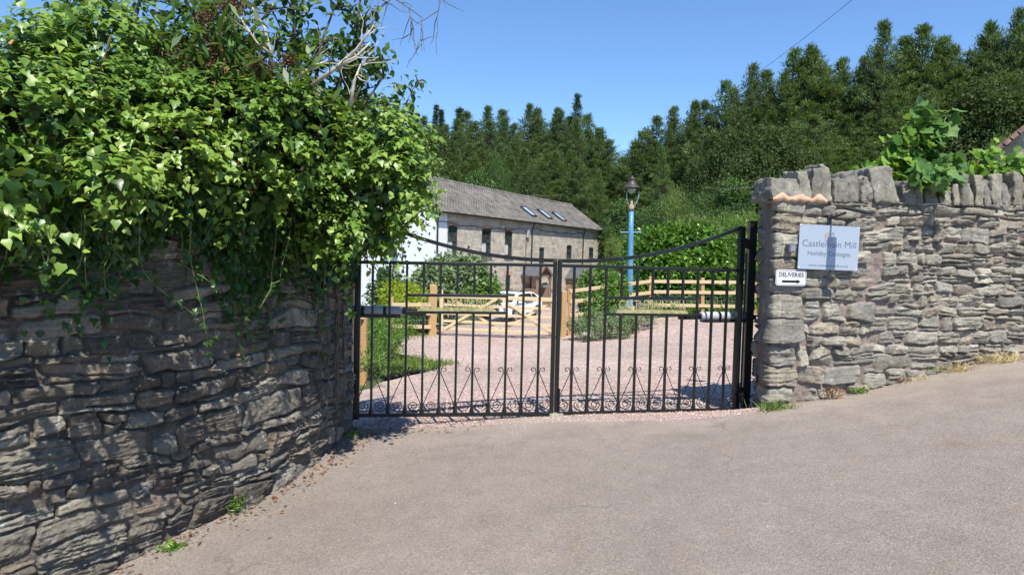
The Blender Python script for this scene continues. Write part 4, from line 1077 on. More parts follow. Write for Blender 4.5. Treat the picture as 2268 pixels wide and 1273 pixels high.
for x_ in (-.17, sE+.12): b.span((x_, -.26, EZ-.16), (x_, HW/2, RZ-.03), .05, .2); b.span((x_, HW+.26, EZ-.16), (x_, HW/2, RZ-.03), .05, .2)
b.build('verge_board', M['gutter'], rf)
b = MB(); b.span((-.1, -.30, EZ-.10), (sE+.1, -.30, EZ-.10), .11, .09); b.span((sW-.5, -.12, EZ-.05), (sE, -.12, EZ-.05), .25, .03); b.build('gutter', M['gutter'], house)
def dpipe(px, y0, y1, r=.045, out=-.09):
    a_, z0 = facade(px, y0); _, z1 = facade(px, y1); b = MB(); b.tube([(a_, -.28, EZ-.12), (a_, out, z0-.25), (a_, out, z1)], r, 8); return b
dpipe(967, 475, 700, .05).build('drainpipe', M['gutter'], house); dpipe(1177, 500, 700).build('drainpipe', M['gutter'], house); dpipe(1290.5, 515, 640).build('drainpipe', M['gutter'], house); dpipe(1333, 515, 700, .04).build('drainpipe', M['gutter'], house)
b = MB()
for row, x0, x1, dz in ((0, .3, facade(1160, 500)[0], -.62), (1, facade(1180, 500)[0], facade(1290, 510)[0], -.5)):
    pts = [(x0+(x1-x0)*i/20, -.03, EZ+dz+.05*math.sin(i*1.1)-.15*math.sin(i/20*math.pi)) for i in range(21)]; b.tube(pts, .02, 5)
a_, _ = facade(1164, 540); b.tube([(a_, -.04, EZ-.75), (a_, -.04, EZ-1.5), (a_+.04, -.04, EZ-3.4)], .02, 5)
a_, _ = facade(1125, 540); b.tube([(a_-.5, -.04, EZ-.6), (a_-.5, -.04, EZ-1.4)], .02, 5)
b.build('cable', M['gutter'], house)
a_, z_ = facade(1167.5, 517); b = MB(); b.box((a_, -.08, z_), (.32, .14, .62)); b.build('meter_box', M['grey_pl'], house, bevel=.02)
# skylights on the front slope
sn = Vector((0, -(RZ-EZ), HW/2)).normalized(); su = Vector((0, HW/2, RZ-EZ)).normalized()
for x0, x1, y0, y1 in ((1153, 1187, 459, 480), (1190, 1222, 465.5, 485), (1225, 1251, 472, 490)):
    # slope plane hit
    def hit(px, py):
        d = house.rotation_euler.to_matrix().inverted() @ ray(px, py); o_ = house.rotation_euler.to_matrix().inverted() @ (Vector((0, 0, CAMZ))-Vector((C0.x, C0.y, 0)))
        p0 = Vector((0, 0, EZ+.08)); kk = (p0-o_).dot(sn)/d.dot(sn); return o_+d*kk
    A_ = hit(x0+2, y0); B_ = hit(x1-2, y1); cx = (A_.x+B_.x)/2; v0 = (A_.y+B_.y)/2; L_ = 1.15
    c_ = Vector((cx, v0, EZ+.08+v0*(RZ-EZ)/(HW/2)))
    f = MB(); Rm = Matrix((Vector((1, 0, 0)), su, sn)).transposed()
    for sx, sy, dx, dy in ((-.42, 0, .08, L_), (.42, 0, .08, L_), (0, -L_/2, .92, .08), (0, L_/2, .92, .08)):
        f.box(c_+Rm @ Vector((sx, sy, .05)), (dx, dy, .12), Rm)
    fr = f.build('skylight', M['gutter'], rf); g_ = MB(); g_.box(c_+Rm @ Vector((0, 0, .06)), (.76, L_-.06, .03), Rm)
    sm_, snt, sbs = newmat('skylight glass'); sbs.inputs['Base Color'].default_value = (.42, .55, .68, 1); sbs.inputs['Roughness'].default_value = .12; sbs.inputs['Specular IOR Level'].default_value = 1
    g_.build('pane', sm_, fr)
# gabled timber porches
def porch(px0, px1, yr, ye, yb, lab):
    a_ = facade(px0, ye)[0]; c_ = facade(px1, ye)[0]; zt = facade((px0+px1)/2, yr)[1]; ze = facade(px0, ye)[1]; D = 1.35; cx = (a_+c_)/2+.5; w_ = 1.15
    r = MB(); t = .07
    for sgn in (-1, 1):
        A0 = Vector((cx+sgn*(w_+.2), .0, ze)); A1 = Vector((cx+sgn*(w_+.2), -D, ze)); R0 = Vector((cx, 0, zt)); R1 = Vector((cx, -D, zt))
        r.add([A0, A1, R1, R0, A0-Vector((0, 0, t)), A1-Vector((0, 0, t)), R1-Vector((0, 0, t)), R0-Vector((0, 0, t))], [(0, 1, 2, 3), (7, 6, 5, 4), (0, 4, 5, 1), (1, 5, 6, 2), (3, 2, 6, 7)])
    pr = r.build('porch', M['slate'], house)
    b = MB()
    for sgn in (-1, 1):
        b.span((cx+sgn*(w_+.16), -D-.03, ze-.08), (cx, -D-.03, zt-.10), .05, .17)
        b.box((cx+sgn*w_, -D+.12, (ze+GB)/2), (.14, .14, ze-GB)); b.box((cx+sgn*w_, -D*.5, GB+.8), (.06, D-.1, 1.6))
        b.span((cx+sgn*w_, -D+.12, ze-.6), (cx+sgn*(w_-.45), -D+.12, ze-.1), .06, .1)
    b.box((cx, -D+.12, ze-.06), (2*w_, .12, .12)); b.build('porch_frame', M['wood_old'], pr)
    b = MB(); b.box((cx, .0, (GB+ze)/2-.3), (1.0, .06, ze-GB-.6)); b.build('door', M['wood_old'], pr)
porch(1136, 1190, 583, 610, 700, 'porch'); porch(1232, 1285, 590, 617, 700, 'porch')
# ================================================================ CAR
M['carw'] = plain('white car paint', (.80, .80, .80), .18, var=.01, spec=.7)
M['tyre'] = plain('tyre rubber', (.02, .02, .02), .85); M['rim'] = plain('alloy wheel', (.45, .46, .48), .3, .8)
M['cglass'] = plain('tinted car glass', (.02, .024, .028), .06, var=.02, spec=1.0)
M['clad'] = plain('black car cladding', (.03, .03, .032), .6)
fw = at(1118, 710, 35.0); rw_ = at(1170, 697, 37.3)
dirc = (Vector((fw.x, fw.y))-Vector((rw_.x, rw_.y))).normalized()
car = empty('parked_car', (fw.x+.9*dirc.x, fw.y+.9*dirc.y, (fw.z+gz(fw.x, fw.y))/2), math.atan2(dirc.y, dirc.x))
car.location = (fw.x-.2, fw.y, fw.z); car.scale = (.97, 1, .93); tag(car, 'white compact hatchback parked in front of the stone mill house', 'car')
prof = [(.85, .28), (.92, .5), (.88, .72), (.55, .92), (.05, 1.02), (-.55, 1.48), (-.95, 1.58), (-2.3, 1.56), (-2.95, 1.32), (-3.18, .98), (-3.22, .55), (-3.15, .3)]
def halfw(z): return .88-.02*abs(z-.6)-(.42*(z-1.0) if z > 1.0 else 0)
b = MB(); n = len(prof); rows = [-1, -.86, 0, .86, 1]
for rr in rows:
    for x, z in prof:
        hw = halfw(z); b.v.append((x-(.14*abs(rr)**3 if x > .3 else 0)+(.08*abs(rr)**3 if x < -3 else 0), rr*hw, z-(.03*abs(rr)**4 if z > 1.2 else 0)))
for i in range(len(rows)-1):
    for j in range(n-1): a_ = i*n+j; b.f.append((a_, a_+1, a_+n+1, a_+n))
b.f.append(tuple(range(n))[::-1]); b.f.append(tuple(range(4*n, 5*n)))
bo = b.build('body', M['carw'], car, True, bevel=.03)
for s_ in (-1, 1):
    g_ = MB()
    def sp(x, z, o=.012): return (x, s_*(halfw(z)+o-.005), z-.01)
    for poly in ([(.02-.08, 1.03), (-.55, 1.44), (-1.05, 1.49), (-1.08, 1.03)], [(-1.16, 1.03), (-1.13, 1.49), (-2.0, 1.48), (-2.1, 1.05)], [(-2.18, 1.07), (-2.08, 1.47), (-2.45, 1.43), (-2.72, 1.16)]):
        g_.add([sp(*p) for p in poly], [tuple(range(4)) if s_ < 0 else (3, 2, 1, 0)])
    g_.build('side_window', M['cglass'], car)
    g_ = MB(); g_.box((-.25, s_*.98, 1.06), (.12, .2, .13)); g_.build('mirror', M['carw'], car, bevel=.03)
    g_ = MB(); g_.box((.70, s_*.66, .74), (.3, .26, .13), Matrix.Rotation(-.45*s_, 3, 'Z')); g_.build('headlight', M['steel'], car, bevel=.03)
    g_ = MB(); g_.box((-1.2, s_*.885, .33), (2.0, .04, .16)); g_.build('sill_trim', M['clad'], car)
    g_ = MB(); g_.tube([(-.9, s_*.62, 1.6), (-1.0, s_*.62, 1.64), (-2.3, s_*.62, 1.63), (-2.4, s_*.62, 1.58)], .022, 6); g_.build('roof_rail', M['clad'], car)
    for x in (0.05, -2.5):
        wr = MB(); Rx = Matrix.Rotation(math.pi/2, 3, 'X'); wr.lathe([(.22, -.10), (.33, -.11), (.345, -.05), (.345, .05), (.33, .11), (.22, .10)], (x, s_*.80, .34), 24, Rx); wh = wr.build('wheel', M['tyre'], car, True)
        wr = MB(); wr.lathe([(.225, -.02), (.23, .02)], (x, s_*.895, .34), 24, Rx)
        for k_ in range(5): a_ = k_*1.2566; wr.box((x+.11*math.cos(a_), s_*.92, .34+.11*math.sin(a_)), (.2, .02, .05), Matrix.Rotation(-a_, 3, 'Y'))
        wr.build('rim', M['rim'], wh)
        wr = MB(); pts = [(x+.40*math.cos(a), s_*.88, .36+.40*math.sin(a)) for a in np.linspace(-.2, math.pi+.2, 14)]; wr.tube(pts, .035, 6); wr.build('wheel_arch', M['clad'], car)
g_ = MB(); g_.add([(-.0, -.66, 1.045), (-.0, .66, 1.045), (-.53, .54, 1.475), (-.53, -.54, 1.475)], [(0, 1, 2, 3)]); g_.build('windscreen', M['cglass'], car).location = (.02, 0, .015)
g_ = MB(); g_.add([(-.98, -.5, 1.592), (-.98, .5, 1.592), (-2.2, .5, 1.572), (-2.2, -.5, 1.572)], [(3, 2, 1, 0)]); g_.build('roof_panel', M['cglass'], car).location = (0, 0, .02)
g_ = MB(); g_.box((.93, 0, .45), (.05, 1.1, .18)); g_.box((.90, 0, .70), (.05, .8, .09)); g_.build('grille', M['clad'], car, bevel=.02)
g_ = MB(); g_.box((.965, 0, .50), (.01, .5, .1)); g_.build('number_plate', M['white'], car)
# ================================================================ LEAVES AND PLANTS
def tmpl(kind):
    """leaf templates: base at the origin, tip along +y, face up +z, unit length"""
    if kind == 'ivy':
        v = [(0, 0, 0), (0, .45, .02), (0, 1, -.16), (-.30, -.06, .05), (-.47, .22, .10), (-.25, .58, .05), (.30, -.06, .05), (.47, .22, .10), (.25, .58, .05)]
        f = [(0, 3, 4, 1), (1, 4, 5, 2), (0, 1, 7, 6), (1, 2, 8, 7)]
    elif kind == 'oval':
        v = [(0, 0, 0), (0, .5, .02), (0, 1, -.14), (-.26, .25, .07), (-.25, .65, .05), (.26, .25, .07), (.25, .65, .05)]
        f = [(0, 3, 4, 1), (1, 4, 2, 2), (0, 1, 6, 5), (1, 2, 2, 6)]
        f = [(0, 3, 4, 1), (0, 1, 6, 5)]; t = [(1, 4, 2), (1, 2, 6)]
        return np.array(v, float), [np.array(f), np.array(t)]
    elif kind == 'quad':
        v = [(0, 0, 0), (.34, .5, .06), (0, 1, 0), (-.34, .5, .06)]; f = [(0, 1, 2, 3)]
    elif kind == 'narrow':
        v = [(0, 0, 0), (.13, .45, .03), (0, 1, -.12), (-.13, .45, .03)]; f = [(0, 1, 2, 3)]
    elif kind == 'blade':
        v = [(-.035, 0, 0), (.035, 0, 0), (.022, .6, .06), (-.022, .6, .06), (0, 1, -.12)]; return np.array(v, float), [np.array([(0, 1, 2, 3)]), np.array([(3, 2, 4)])]
    elif kind == 'needle':
        v = [(-.5, 0, 0), (.5, 0, 0), (0, 1, 0)]; return np.array(v, float), [np.array([(0, 1, 2)])]
    elif kind == 'vine':            # five pointed lobes
        a = [(0, 0), (-.30, -.16), (-.44, .02), (-.60, .20), (-.46, .38), (-.46, .60), (-.24, .66), (0, .95)]
        v = [(0, .28, .03)]+[(x, y, .16*abs(x)*(1 if k_ % 2 else -.2)-.22*max(0, y-.3)**1.3) for k_, (x, y) in enumerate(a)]+[(-x, y, .16*abs(x)*(1 if k_ % 2 else -.2)-.22*max(0, y-.3)**1.3) for k_, (x, y) in list(enumerate(a))[1:-1][::-1]]
        z_ = [(x, y, 0) for x, y in a]
        n = len(v)-1; t = [(0, 1+(i+1) % n, 1+i) for i in range(n)]; return np.array(v, float), [np.array(t)]
    return np.array(v, float), [np.array(f)]
def frames(d, up):
    d = d/(np.linalg.norm(d, axis=1, keepdims=True)+1e-9); n = up-(up*d).sum(1, keepdims=True)*d
    n = n/(np.linalg.norm(n, axis=1, keepdims=True)+1e-9); x = np.cross(d, n); return np.stack([x, d, n], -1)     # columns x,y,z
def cloud(kind, pos, d, up, size, wid=None):
    T, Fs = tmpl(kind); Rm = frames(d, up); S = np.ones((len(pos), 1, 3))*size[:, None, None]
    if wid is not None: S[:, :, 0] *= (wid[:, None])
    V = (T[None]*S)@Rm.transpose(0, 2, 1)+pos[:, None]
    k = len(T); n = len(pos)
    out = [(f[None]+(np.arange(n)*k)[:, None, None]).reshape(-1, f.shape[1]) for f in Fs]
    return V.reshape(-1, 3), out, k
def leafmesh(name, kind, pos, d, up, size, rnd, mat, parent=None, smooth=True, wid=None):
    V, Fs, k = cloud(kind, pos, d, up, size, wid)
    me = npmesh(name, V, Fs, smooth, {'rnd': np.repeat(np.clip(rnd, 0, 1), k)}); return link(name, me, mat, parent)
def rnd_dir(n, r=rng):
    v = r.normal(size=(n, 3)); return v/np.linalg.norm(v, axis=1, keepdims=True)
def shell_points(blobs, n, r=rng, inner=.72):
    """points on the outside of a union of ellipsoids; blobs: (centre, (rx,ry,rz))"""
    C = np.array([tuple(b[0]) for b in blobs]); R3 = np.array([b[1] if hasattr(b[1], '__len__') else (b[1],)*3 for b in blobs], float)
    wgt = (R3.prod(1))**(2/3); out = []; nn = []; tot = 0
    while tot < n:
        i = r.choice(len(C), size=n*2, p=wgt/wgt.sum()); u = rnd_dir(n*2, r); rad = inner+(1-inner)*r.random(n*2)**.6
        p = C[i]+u*R3[i]*rad[:, None]; q = ((p[:, None]-C[None])/R3[None]); dd = (q**2).sum(2); dd[np.arange(len(p)), i] = 9
        ok = dd.min(1) > .62; g = u/R3[i]; g /= np.linalg.norm(g, axis=1, keepdims=True)
        out.append(p[ok]); nn.append(g[ok]); tot += ok.sum()
    return np.concatenate(out)[:n], np.concatenate(nn)[:n]
def bush(name, label, cat, blobs, nclus, per, size, mat, kind='oval', spread=.10, up=.6, out_=.8, stems=True, base=None, group=None, szv=.3, r=None, hang=0.0, stemmat='bark', stemr=.02, nst=7, part='foliage'):
    r = r or np.random.default_rng(abs(hash(label)) % 9999 if False else sum(map(ord, label)))
    cs, cn = shell_points(blobs, nclus, r, .55)
    root = empty(name, base if base is not None else (blobs[0][0][0], blobs[0][0][1], gz(blobs[0][0][0], blobs[0][0][1])))
    tag(root, label, cat, group); o = np.array(tuple(root.location))
    pos = np.repeat(cs, per, 0)+r.normal(size=(nclus*per, 3))*spread; nr = np.repeat(cn, per, 0)
    d = nr*out_+rnd_dir(len(pos), r)*.8+np.array([0, 0, -hang]); u = np.array([0, 0, up])[None]+nr*.5+rnd_dir(len(pos), r)*.45
    rn = np.repeat(r.random(nclus)*.6, per)+r.random(len(pos))*.4
    leafmesh(part, kind, pos-o, d, u, size*(1-szv+2*szv*r.random(len(pos))), rn, mat, root)
    if stems:
        b = MB()
        for k in range(nst):
            t = cs[r.integers(len(cs))]-o; m_ = t*.5+r.normal(size=3)*.08*np.linalg.norm(t)
            s0 = r.normal(size=3)*.05*np.array([1, 1, 0])*min(1, np.linalg.norm(t))
            b.tube([tuple(s0-np.array([0, 0, .05])), tuple(m_), tuple(t*.95)], [stemr*1.3, stemr*.9, stemr*.4], 5)
        b.build('stems', M[stemmat], root, True)
    return root
def xyz(px, py, Y): p = at(px, py, Y); return (p.x, p.y, p.z)
# ---------------------------------------------------------------- IVY over the left wall
r_ = np.random.default_rng(21)
Pn_ = np.array([np.interp(np.linspace(0, sL[-1], 400), sL, PL[:, 0]), np.interp(np.linspace(0, sL[-1], 400), sL, PL[:, 1])]).T
NW_ = int(np.argmax(Pn_[:, 1] > 5.97))
def wall_at(y):      # face point & outward normal at world y on the long part
    i = np.argmin(np.abs(Pn_[:NW_, 1]-y)); t = Pn_[min(i+4, 399)]-Pn_[max(i-4, 0)]; t /= np.hypot(*t); return Pn_[i], np.array([t[1], -t[0]])
blobs = []
for y in np.arange(1.0, 5.9, .30):
    p, n = wall_at(y); dz = -.36*min(1, max(0, (3.9-y)/1.2))
    q = p+n*(.10+.10*math.sin(y*3.1)); blobs.append(((q[0], q[1], 2.27+.5*dz+.05*math.sin(y*4.3)), (.45+.06*math.sin(y*5.7), .42, .34+.04*math.sin(y*2.9))))
    q = p-n*.30; blobs.append(((q[0], q[1], 2.30+dz+.06*math.sin(y*3.7+1)), (.5, .5, .33+.04*math.sin(y*6.1))))
    q = p-n*.85; blobs.append(((q[0], q[1], 2.22+dz+.08*math.sin(y*2.1+2)), (.5, .5, .32)))
blobs += [(xyz(862, 350, 4.95), (.25, .4, .29)), (xyz(830, 430, 4.9), (.30, .38, .26)), (xyz(880, 445, 5.0), (.155, .3, .17)), (xyz(800, 330, 5.7), (.45, .4, .38)), (xyz(830, 290, 5.9), (.30, .4, .24)), (xyz(922, 395, 5.0), (.085, .13, .065)),
          (xyz(800, 510, 4.8), (.20, .25, .17)), (xyz(750, 520, 4.7), (.2, .22, .15)), (xyz(840, 515, 5.0), (.13, .2, .13)),
          (xyz(220, 130, 3.75), (.17, .3, .22)), (xyz(270, 80, 3.9), (.12, .25, .16)), (xyz(50, 250, 3.2), (.25, .3, .18)), (xyz(130, 110, 3.6), (.10, .2, .17)), (xyz(170, 60, 3.8), (.06, .12, .13)),
          (xyz(60, 440, 2.9), (.12, .2, .13)), (xyz(240, 400, 3.2), (.16, .2, .1)), (xyz(560, 420, 4.2), (.22, .2, .14)), (xyz(390, 330, 3.7), (.2, .2, .16)), (xyz(700, 460, 4.9), (.2, .2, .15))]
root = empty('ivy', (-2.6, 4.6, 1.9)); tag(root, 'great mass of glossy green ivy bulging over the top of the dark rubble wall', 'ivy plant'); o0 = np.array(tuple(root.location))
ns = 11500; cs, cn = shell_points(blobs, ns, r_, .80)
holl = fbm(cs[:, 0]*2.1+cs[:, 1]*1.7, cs[:, 2]*3.2+cs[:, 1]*.8, 3, 44)
vis = (cs[:, 1] > 1.2) & (holl > -.15)  & ~((cn[:, 0] < -.75) & (cs[:, 0] < -3)); cs, cn = cs[vis], cn[vis]
per = 8; m = len(cs)*per; t = np.tile(np.arange(per)/per, len(cs)); ax = cn*.8+rnd_dir(len(cs), r_)*.45+np.array([0, 0, .25]); ax /= np.linalg.norm(ax, axis=1, keepdims=True)
ln = r_.uniform(.06, .26, len(cs))**1.0
A_ = np.repeat(ax, per, 0); pos = np.repeat(cs, per, 0)+A_*(t*np.repeat(ln, per))[:, None]+np.array([0, 0, -1])[None]*(t**2*np.repeat(ln, per)*.5)[:, None]+r_.normal(size=(m, 3))*.014
side = rnd_dir(m, r_); side -= (side*A_).sum(1, keepdims=True)*A_; side /= np.linalg.norm(side, axis=1, keepdims=True)
d = side*.8+A_*.45+np.array([0, -.2, -.42]); up = np.array([.12, -.42, 1.0])[None]+np.repeat(cn, per, 0)*.28+rnd_dir(m, r_)*.34
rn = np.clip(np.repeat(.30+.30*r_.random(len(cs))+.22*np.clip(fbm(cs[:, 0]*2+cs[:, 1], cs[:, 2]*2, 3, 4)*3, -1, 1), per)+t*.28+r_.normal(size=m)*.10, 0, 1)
leafmesh('leaves', 'ivy', pos-o0, d, up, (.020+.046*r_.random(m)**1.4)*(1.05-.25*t), rn, M['ivy'], root)
ii = r_.integers(0, len(cs), 420); leafmesh('dead_leaves', 'ivy', cs[ii]+r_.normal(size=(420, 3))*.05-o0, rnd_dir(420, r_)+np.array([0, 0, -.5]), np.array([.1, -.4, .7])+rnd_dir(420, r_)*.6, r_.uniform(.025, .055, 420), r_.random(420), M['dead'], root)
# old inner leaves and wood
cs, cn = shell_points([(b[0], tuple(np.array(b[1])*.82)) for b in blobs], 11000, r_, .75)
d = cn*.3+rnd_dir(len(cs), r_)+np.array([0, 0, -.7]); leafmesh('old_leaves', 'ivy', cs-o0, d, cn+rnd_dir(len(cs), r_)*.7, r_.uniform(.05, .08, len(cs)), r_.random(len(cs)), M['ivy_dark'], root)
b = MB()
for k in range(90):
    y = r_.uniform(2.0, 6.0); p, n = wall_at(y); a_ = np.array([p[0]-n[0]*r_.uniform(.0, .4), p[1]-n[1]*.2, LT-.05]); e = a_+np.array([n[0]*r_.uniform(-.2, .6), n[1]*.4+r_.uniform(-.5, .5), r_.uniform(.1, .7)])
    mid = (a_+e)/2+r_.normal(size=3)*.07; b.tube([tuple(a_-o0), tuple(mid-o0), tuple(e-o0)], [.012, .009, .005], 5)
b.build('woody_stems', M['bark'], root, True)
# leaves hanging on the wall under the overhang, thinning downwards, and round the pillar end
nh = 9500; y = np.r_[r_.uniform(2.4, 6.0, nh), r_.uniform(5.3, 6.15, 2600)]; drop = np.abs(r_.normal(size=len(y)))*(.25+.12*np.clip((4.4-y)/1.5, 0, 1))*(1+.7*np.sin(y*5.1)*np.sin(y*2.3+1)); drop[nh:] = r_.random(2600)**1.2*.62
W_ = [wall_at(v) for v in y]; wp = np.array([w[0] for w in W_]); wn = np.array([w[1] for w in W_])
zz = 1.93-drop; offn = .05+np.clip(.38-drop*.9, 0, .4)*r_.random(len(y)); pos = np.stack([wp[:, 0]+wn[:, 0]*offn, wp[:, 1]+wn[:, 1]*offn, zz], 1)
d = np.stack([wn[:, 0]*.4, wn[:, 1]*.4, -np.ones(len(y))], 1)+rnd_dir(len(y), r_)*.5; up = np.stack([wn[:, 0], wn[:, 1], np.full(len(y), .5)], 1)+rnd_dir(len(y), r_)*.4
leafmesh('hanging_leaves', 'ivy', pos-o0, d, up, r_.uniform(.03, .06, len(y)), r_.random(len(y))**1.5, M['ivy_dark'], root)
# trailing strands
vs = MB(); lp_, ld, lu, lr = [], [], [], []
for k in range(46):
    y = r_.uniform(2.7, 6.05); p, n = wall_at(y); out = r_.uniform(.07, .42); L_ = r_.uniform(.12, .55)*(1 if r_.random() < .8 else 1.5); z0 = r_.uniform(1.7, 1.9)
    P_ = np.array([p[0]+n[0]*out, p[1]+n[1]*out, z0]); dr = np.array([n[0]*.1, n[1]*.1+r_.uniform(-.4, .4), -1.]); pts = []
    nseg = 9
    for i in range(nseg):
        pts.append(P_.copy()); dr += r_.normal(size=3)*.16; dr[2] = -abs(dr[2]); P_ = P_+dr/np.linalg.norm(dr)*L_/nseg
        for q in range(3): lp_.append(P_+r_.normal(size=3)*.012); ld.append(r_.normal(size=3)*.8+np.array([n[0]*.6, n[1]*.6, -.5])); lu.append(np.array([n[0], n[1], .6])+r_.normal(size=3)*.3); lr.append(r_.uniform(.2, .8))
    vs.tube([tuple(q-o0) for q in pts], [.004]*nseg, 4)
vs.build('trailing_stems', M['stem'], root, True)
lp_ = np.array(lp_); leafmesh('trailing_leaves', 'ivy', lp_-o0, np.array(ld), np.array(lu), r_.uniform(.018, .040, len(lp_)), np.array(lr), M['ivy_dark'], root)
# bare creeper roots up the pillar end
b = MB()
for k in range(9):
    y = r_.uniform(5.2, 5.9); p, n = wall_at(y); z = gz(p[0], y)+r_.uniform(.0, .7); pts = []
    while z < 1.75:
        pts.append((p[0]+n[0]*.05-o0[0]+r_.normal()*.008, y-o0[1]+r_.normal()*.02, z-o0[2])); z += .09
    b.tube(pts, [.004+.004*i/len(pts) for i in range(len(pts))], 5)
b.build('creeper_stems', M['bark'], root, True)
# ---------------------------------------------------------------- bramble cane
def cane(pts, lab, r0=.006, leaf=.05, every=3, mat='shrub_green'):
    P_, s_ = [], []
    pts = [Vector(p) for p in pts]; root = empty('bramble', pts[0]); tag(root, lab, 'bramble'); o = pts[0]
    ext = [pts[0]*2-pts[1]]+pts+[pts[-1]*2-pts[-2]]
    for k in range(len(pts)-1):
        p0, p1, p2, p3 = ext[k:k+4]
        for i in range(8):
            t = i/8; P_.append(.5*((2*p1)+(-p0+p2)*t+(2*p0-5*p1+4*p2-p3)*t*t+(-p0+3*p1-3*p2+p3)*t**3))
    P_.append(pts[-1]); b = MB(); n = len(P_); b.tube([tuple(p-o) for p in P_], [r0*(1-.7*i/n) for i in range(n)], 6); b.build('cane', M['cane'], root, True)
    lp, ld, lu = [], [], []
    for i in range(2, n, every):
        c = np.array(P_[i]-o); a0 = r_.uniform(0, 6)
        for q in range(5):
            a = a0+q*1.25; lp.append(c); ld.append([math.cos(a), -.4, math.sin(a)*.8-.25]); lu.append([.1, -.7, .8])
    leafmesh('leaves', 'oval', np.array(lp, float), np.array(ld), np.array(lu), r_.uniform(leaf*.6, leaf*1.2, len(lp)), r_.random(len(lp)), M[mat], root)
cane([xyz(640, 350, 4.55), xyz(700, 375, 4.55), xyz(735, 440, 4.6), xyz(755, 520, 4.65), xyz(762, 600, 4.7), xyz(772, 650, 4.75), xyz(780, 700, 4.75)], 'reddish bramble cane hanging down in front of the ivy near the gate', leaf=.055, every=5)
cane([xyz(880, 520, 5.9), xyz(895, 505, 5.7), xyz(905, 500, 5.65)], 'short bramble tip poking from the ivy beside the curved gate top', leaf=.04, every=4)
# ---------------------------------------------------------------- shrubs with dark leaves rising behind the wall
def tall_shrub(lab, base, tips, spreadlen, nper, size, mat, cat='shrub', kind='oval', dens=.7, seed=1, bare=0, grp=None, hang=.3, trunkr=.05, name='dogwood'):
    r = np.random.default_rng(seed); root = empty(name, base); tag(root, lab, cat, grp); o = Vector(base)
    b = MB(); lp, ld, lu, lr = [], [], [], []
    for tip in tips:
        T_ = Vector(tip)-o; mid = T_*.55+Vector(r.normal(size=3)*.10*T_.length); mid.z = max(mid.z, T_.z*.5)
        path = []
        for i in range(11): t = i/10; path.append(mid*2*t*(1-t)+T_*t*t)
        b.tube([tuple(p) for p in path], [trunkr*(1-.88*i/10) for i in range(11)], 6)
        for i in range(4, 11):
            p = path[i]
            nb = 3 if i < 10 else 4
            for q in range(nb):
                dv = Vector(rnd_dir(1, r)[0]); dv = (dv+(path[i]-path[i-1]).normalized()*.5+Vector((0, 0, .2))).normalized(); L_ = spreadlen*r.uniform(.4, 1.1)*(1.1-.05*i)
                e = p+dv*L_; b.tube([tuple(p), tuple(p+dv*L_*.5+Vector((0, 0, .04*L_))), tuple(e-Vector((0, 0, .05*L_)))], [.009, .006, .003], 4)
                cc = fbm(np.array([p.x*3]), np.array([p.z*3]), 2, seed)[0]*.6
                for s_ in range(int(nper*dens)):
                    t = .15+.9*r.random(); w = p+dv*L_*t; lp.append(tuple(w+Vector(r.normal(size=3)*.04))); d_ = rnd_dir(1, r)[0]*.8+np.array(dv)*.5+np.array([0, 0, -hang]); ld.append(d_); lu.append(np.array([.1, -.3, 1])+r.normal(size=3)*.5); lr.append(.4+cc+.25*r.normal())
    b.build('branches', M['bark'], root, True)
    n = len(lp); leafmesh('foliage', kind, np.array(lp), np.array(ld), np.array(lu), size*r.uniform(.6, 1.25, n), np.array(lr), M[mat], root)
    return root, r
tall_shrub('dark leaved shrub rising behind the ivy at the top left corner', (-3.6, 5.2, .5), [xyz(75, 40, 5.3), xyz(130, -60, 5.3), xyz(190, -40, 5.4), xyz(270, -20, 5.4)], .36, 9, .085, 'shrub_dark', seed=3, grp='dark leaved shrubs behind the ivy')
tall_shrub('dark leaved shrub with brown seed heads rising behind the middle of the ivy', (-2.9, 5.0, .6), [xyz(330, -60, 4.7), xyz(400, 30, 4.7), xyz(470, -50, 4.7), xyz(540, 60, 4.7), xyz(600, 20, 4.7), xyz(470, 110, 4.7), xyz(390, 120, 4.7), xyz(430, 40, 4.7), xyz(520, 130, 4.7), xyz(610, 110, 4.7), xyz(340, 90, 4.7), xyz(560, -40, 4.7)], .38, 12, .066, 'shrub_dark', seed=4, dens=1.1, grp='dark leaved shrubs behind the ivy')
tall_shrub('tall dark leaved shrub with loose sprays against the sky, right end of the ivy', (-2.3, 5.6, .6), [xyz(690, -60, 4.8), xyz(740, 20, 4.8), xyz(800, -20, 4.8), xyz(720, 90, 4.8), xyz(780, 110, 4.8), xyz(830, 130, 4.8), xyz(650, 30, 4.8), xyz(850, 170, 4.8), xyz(760, 170, 4.8), xyz(690, 150, 4.8), xyz(800, 60, 4.8)], .32, 12, .064, 'shrub_dark', seed=9, dens=1.0, grp='dark leaved shrubs behind the ivy')
tall_shrub('thin spray of hanging leaves reaching out over the roof, beside the ivy', (-1.55, 6.4, 1.9), [xyz(925, 180, 6.2), xyz(880, 190, 6.2)], .10, 5, .075, 'shrub_dark', seed=12, hang=.7, trunkr=.012)
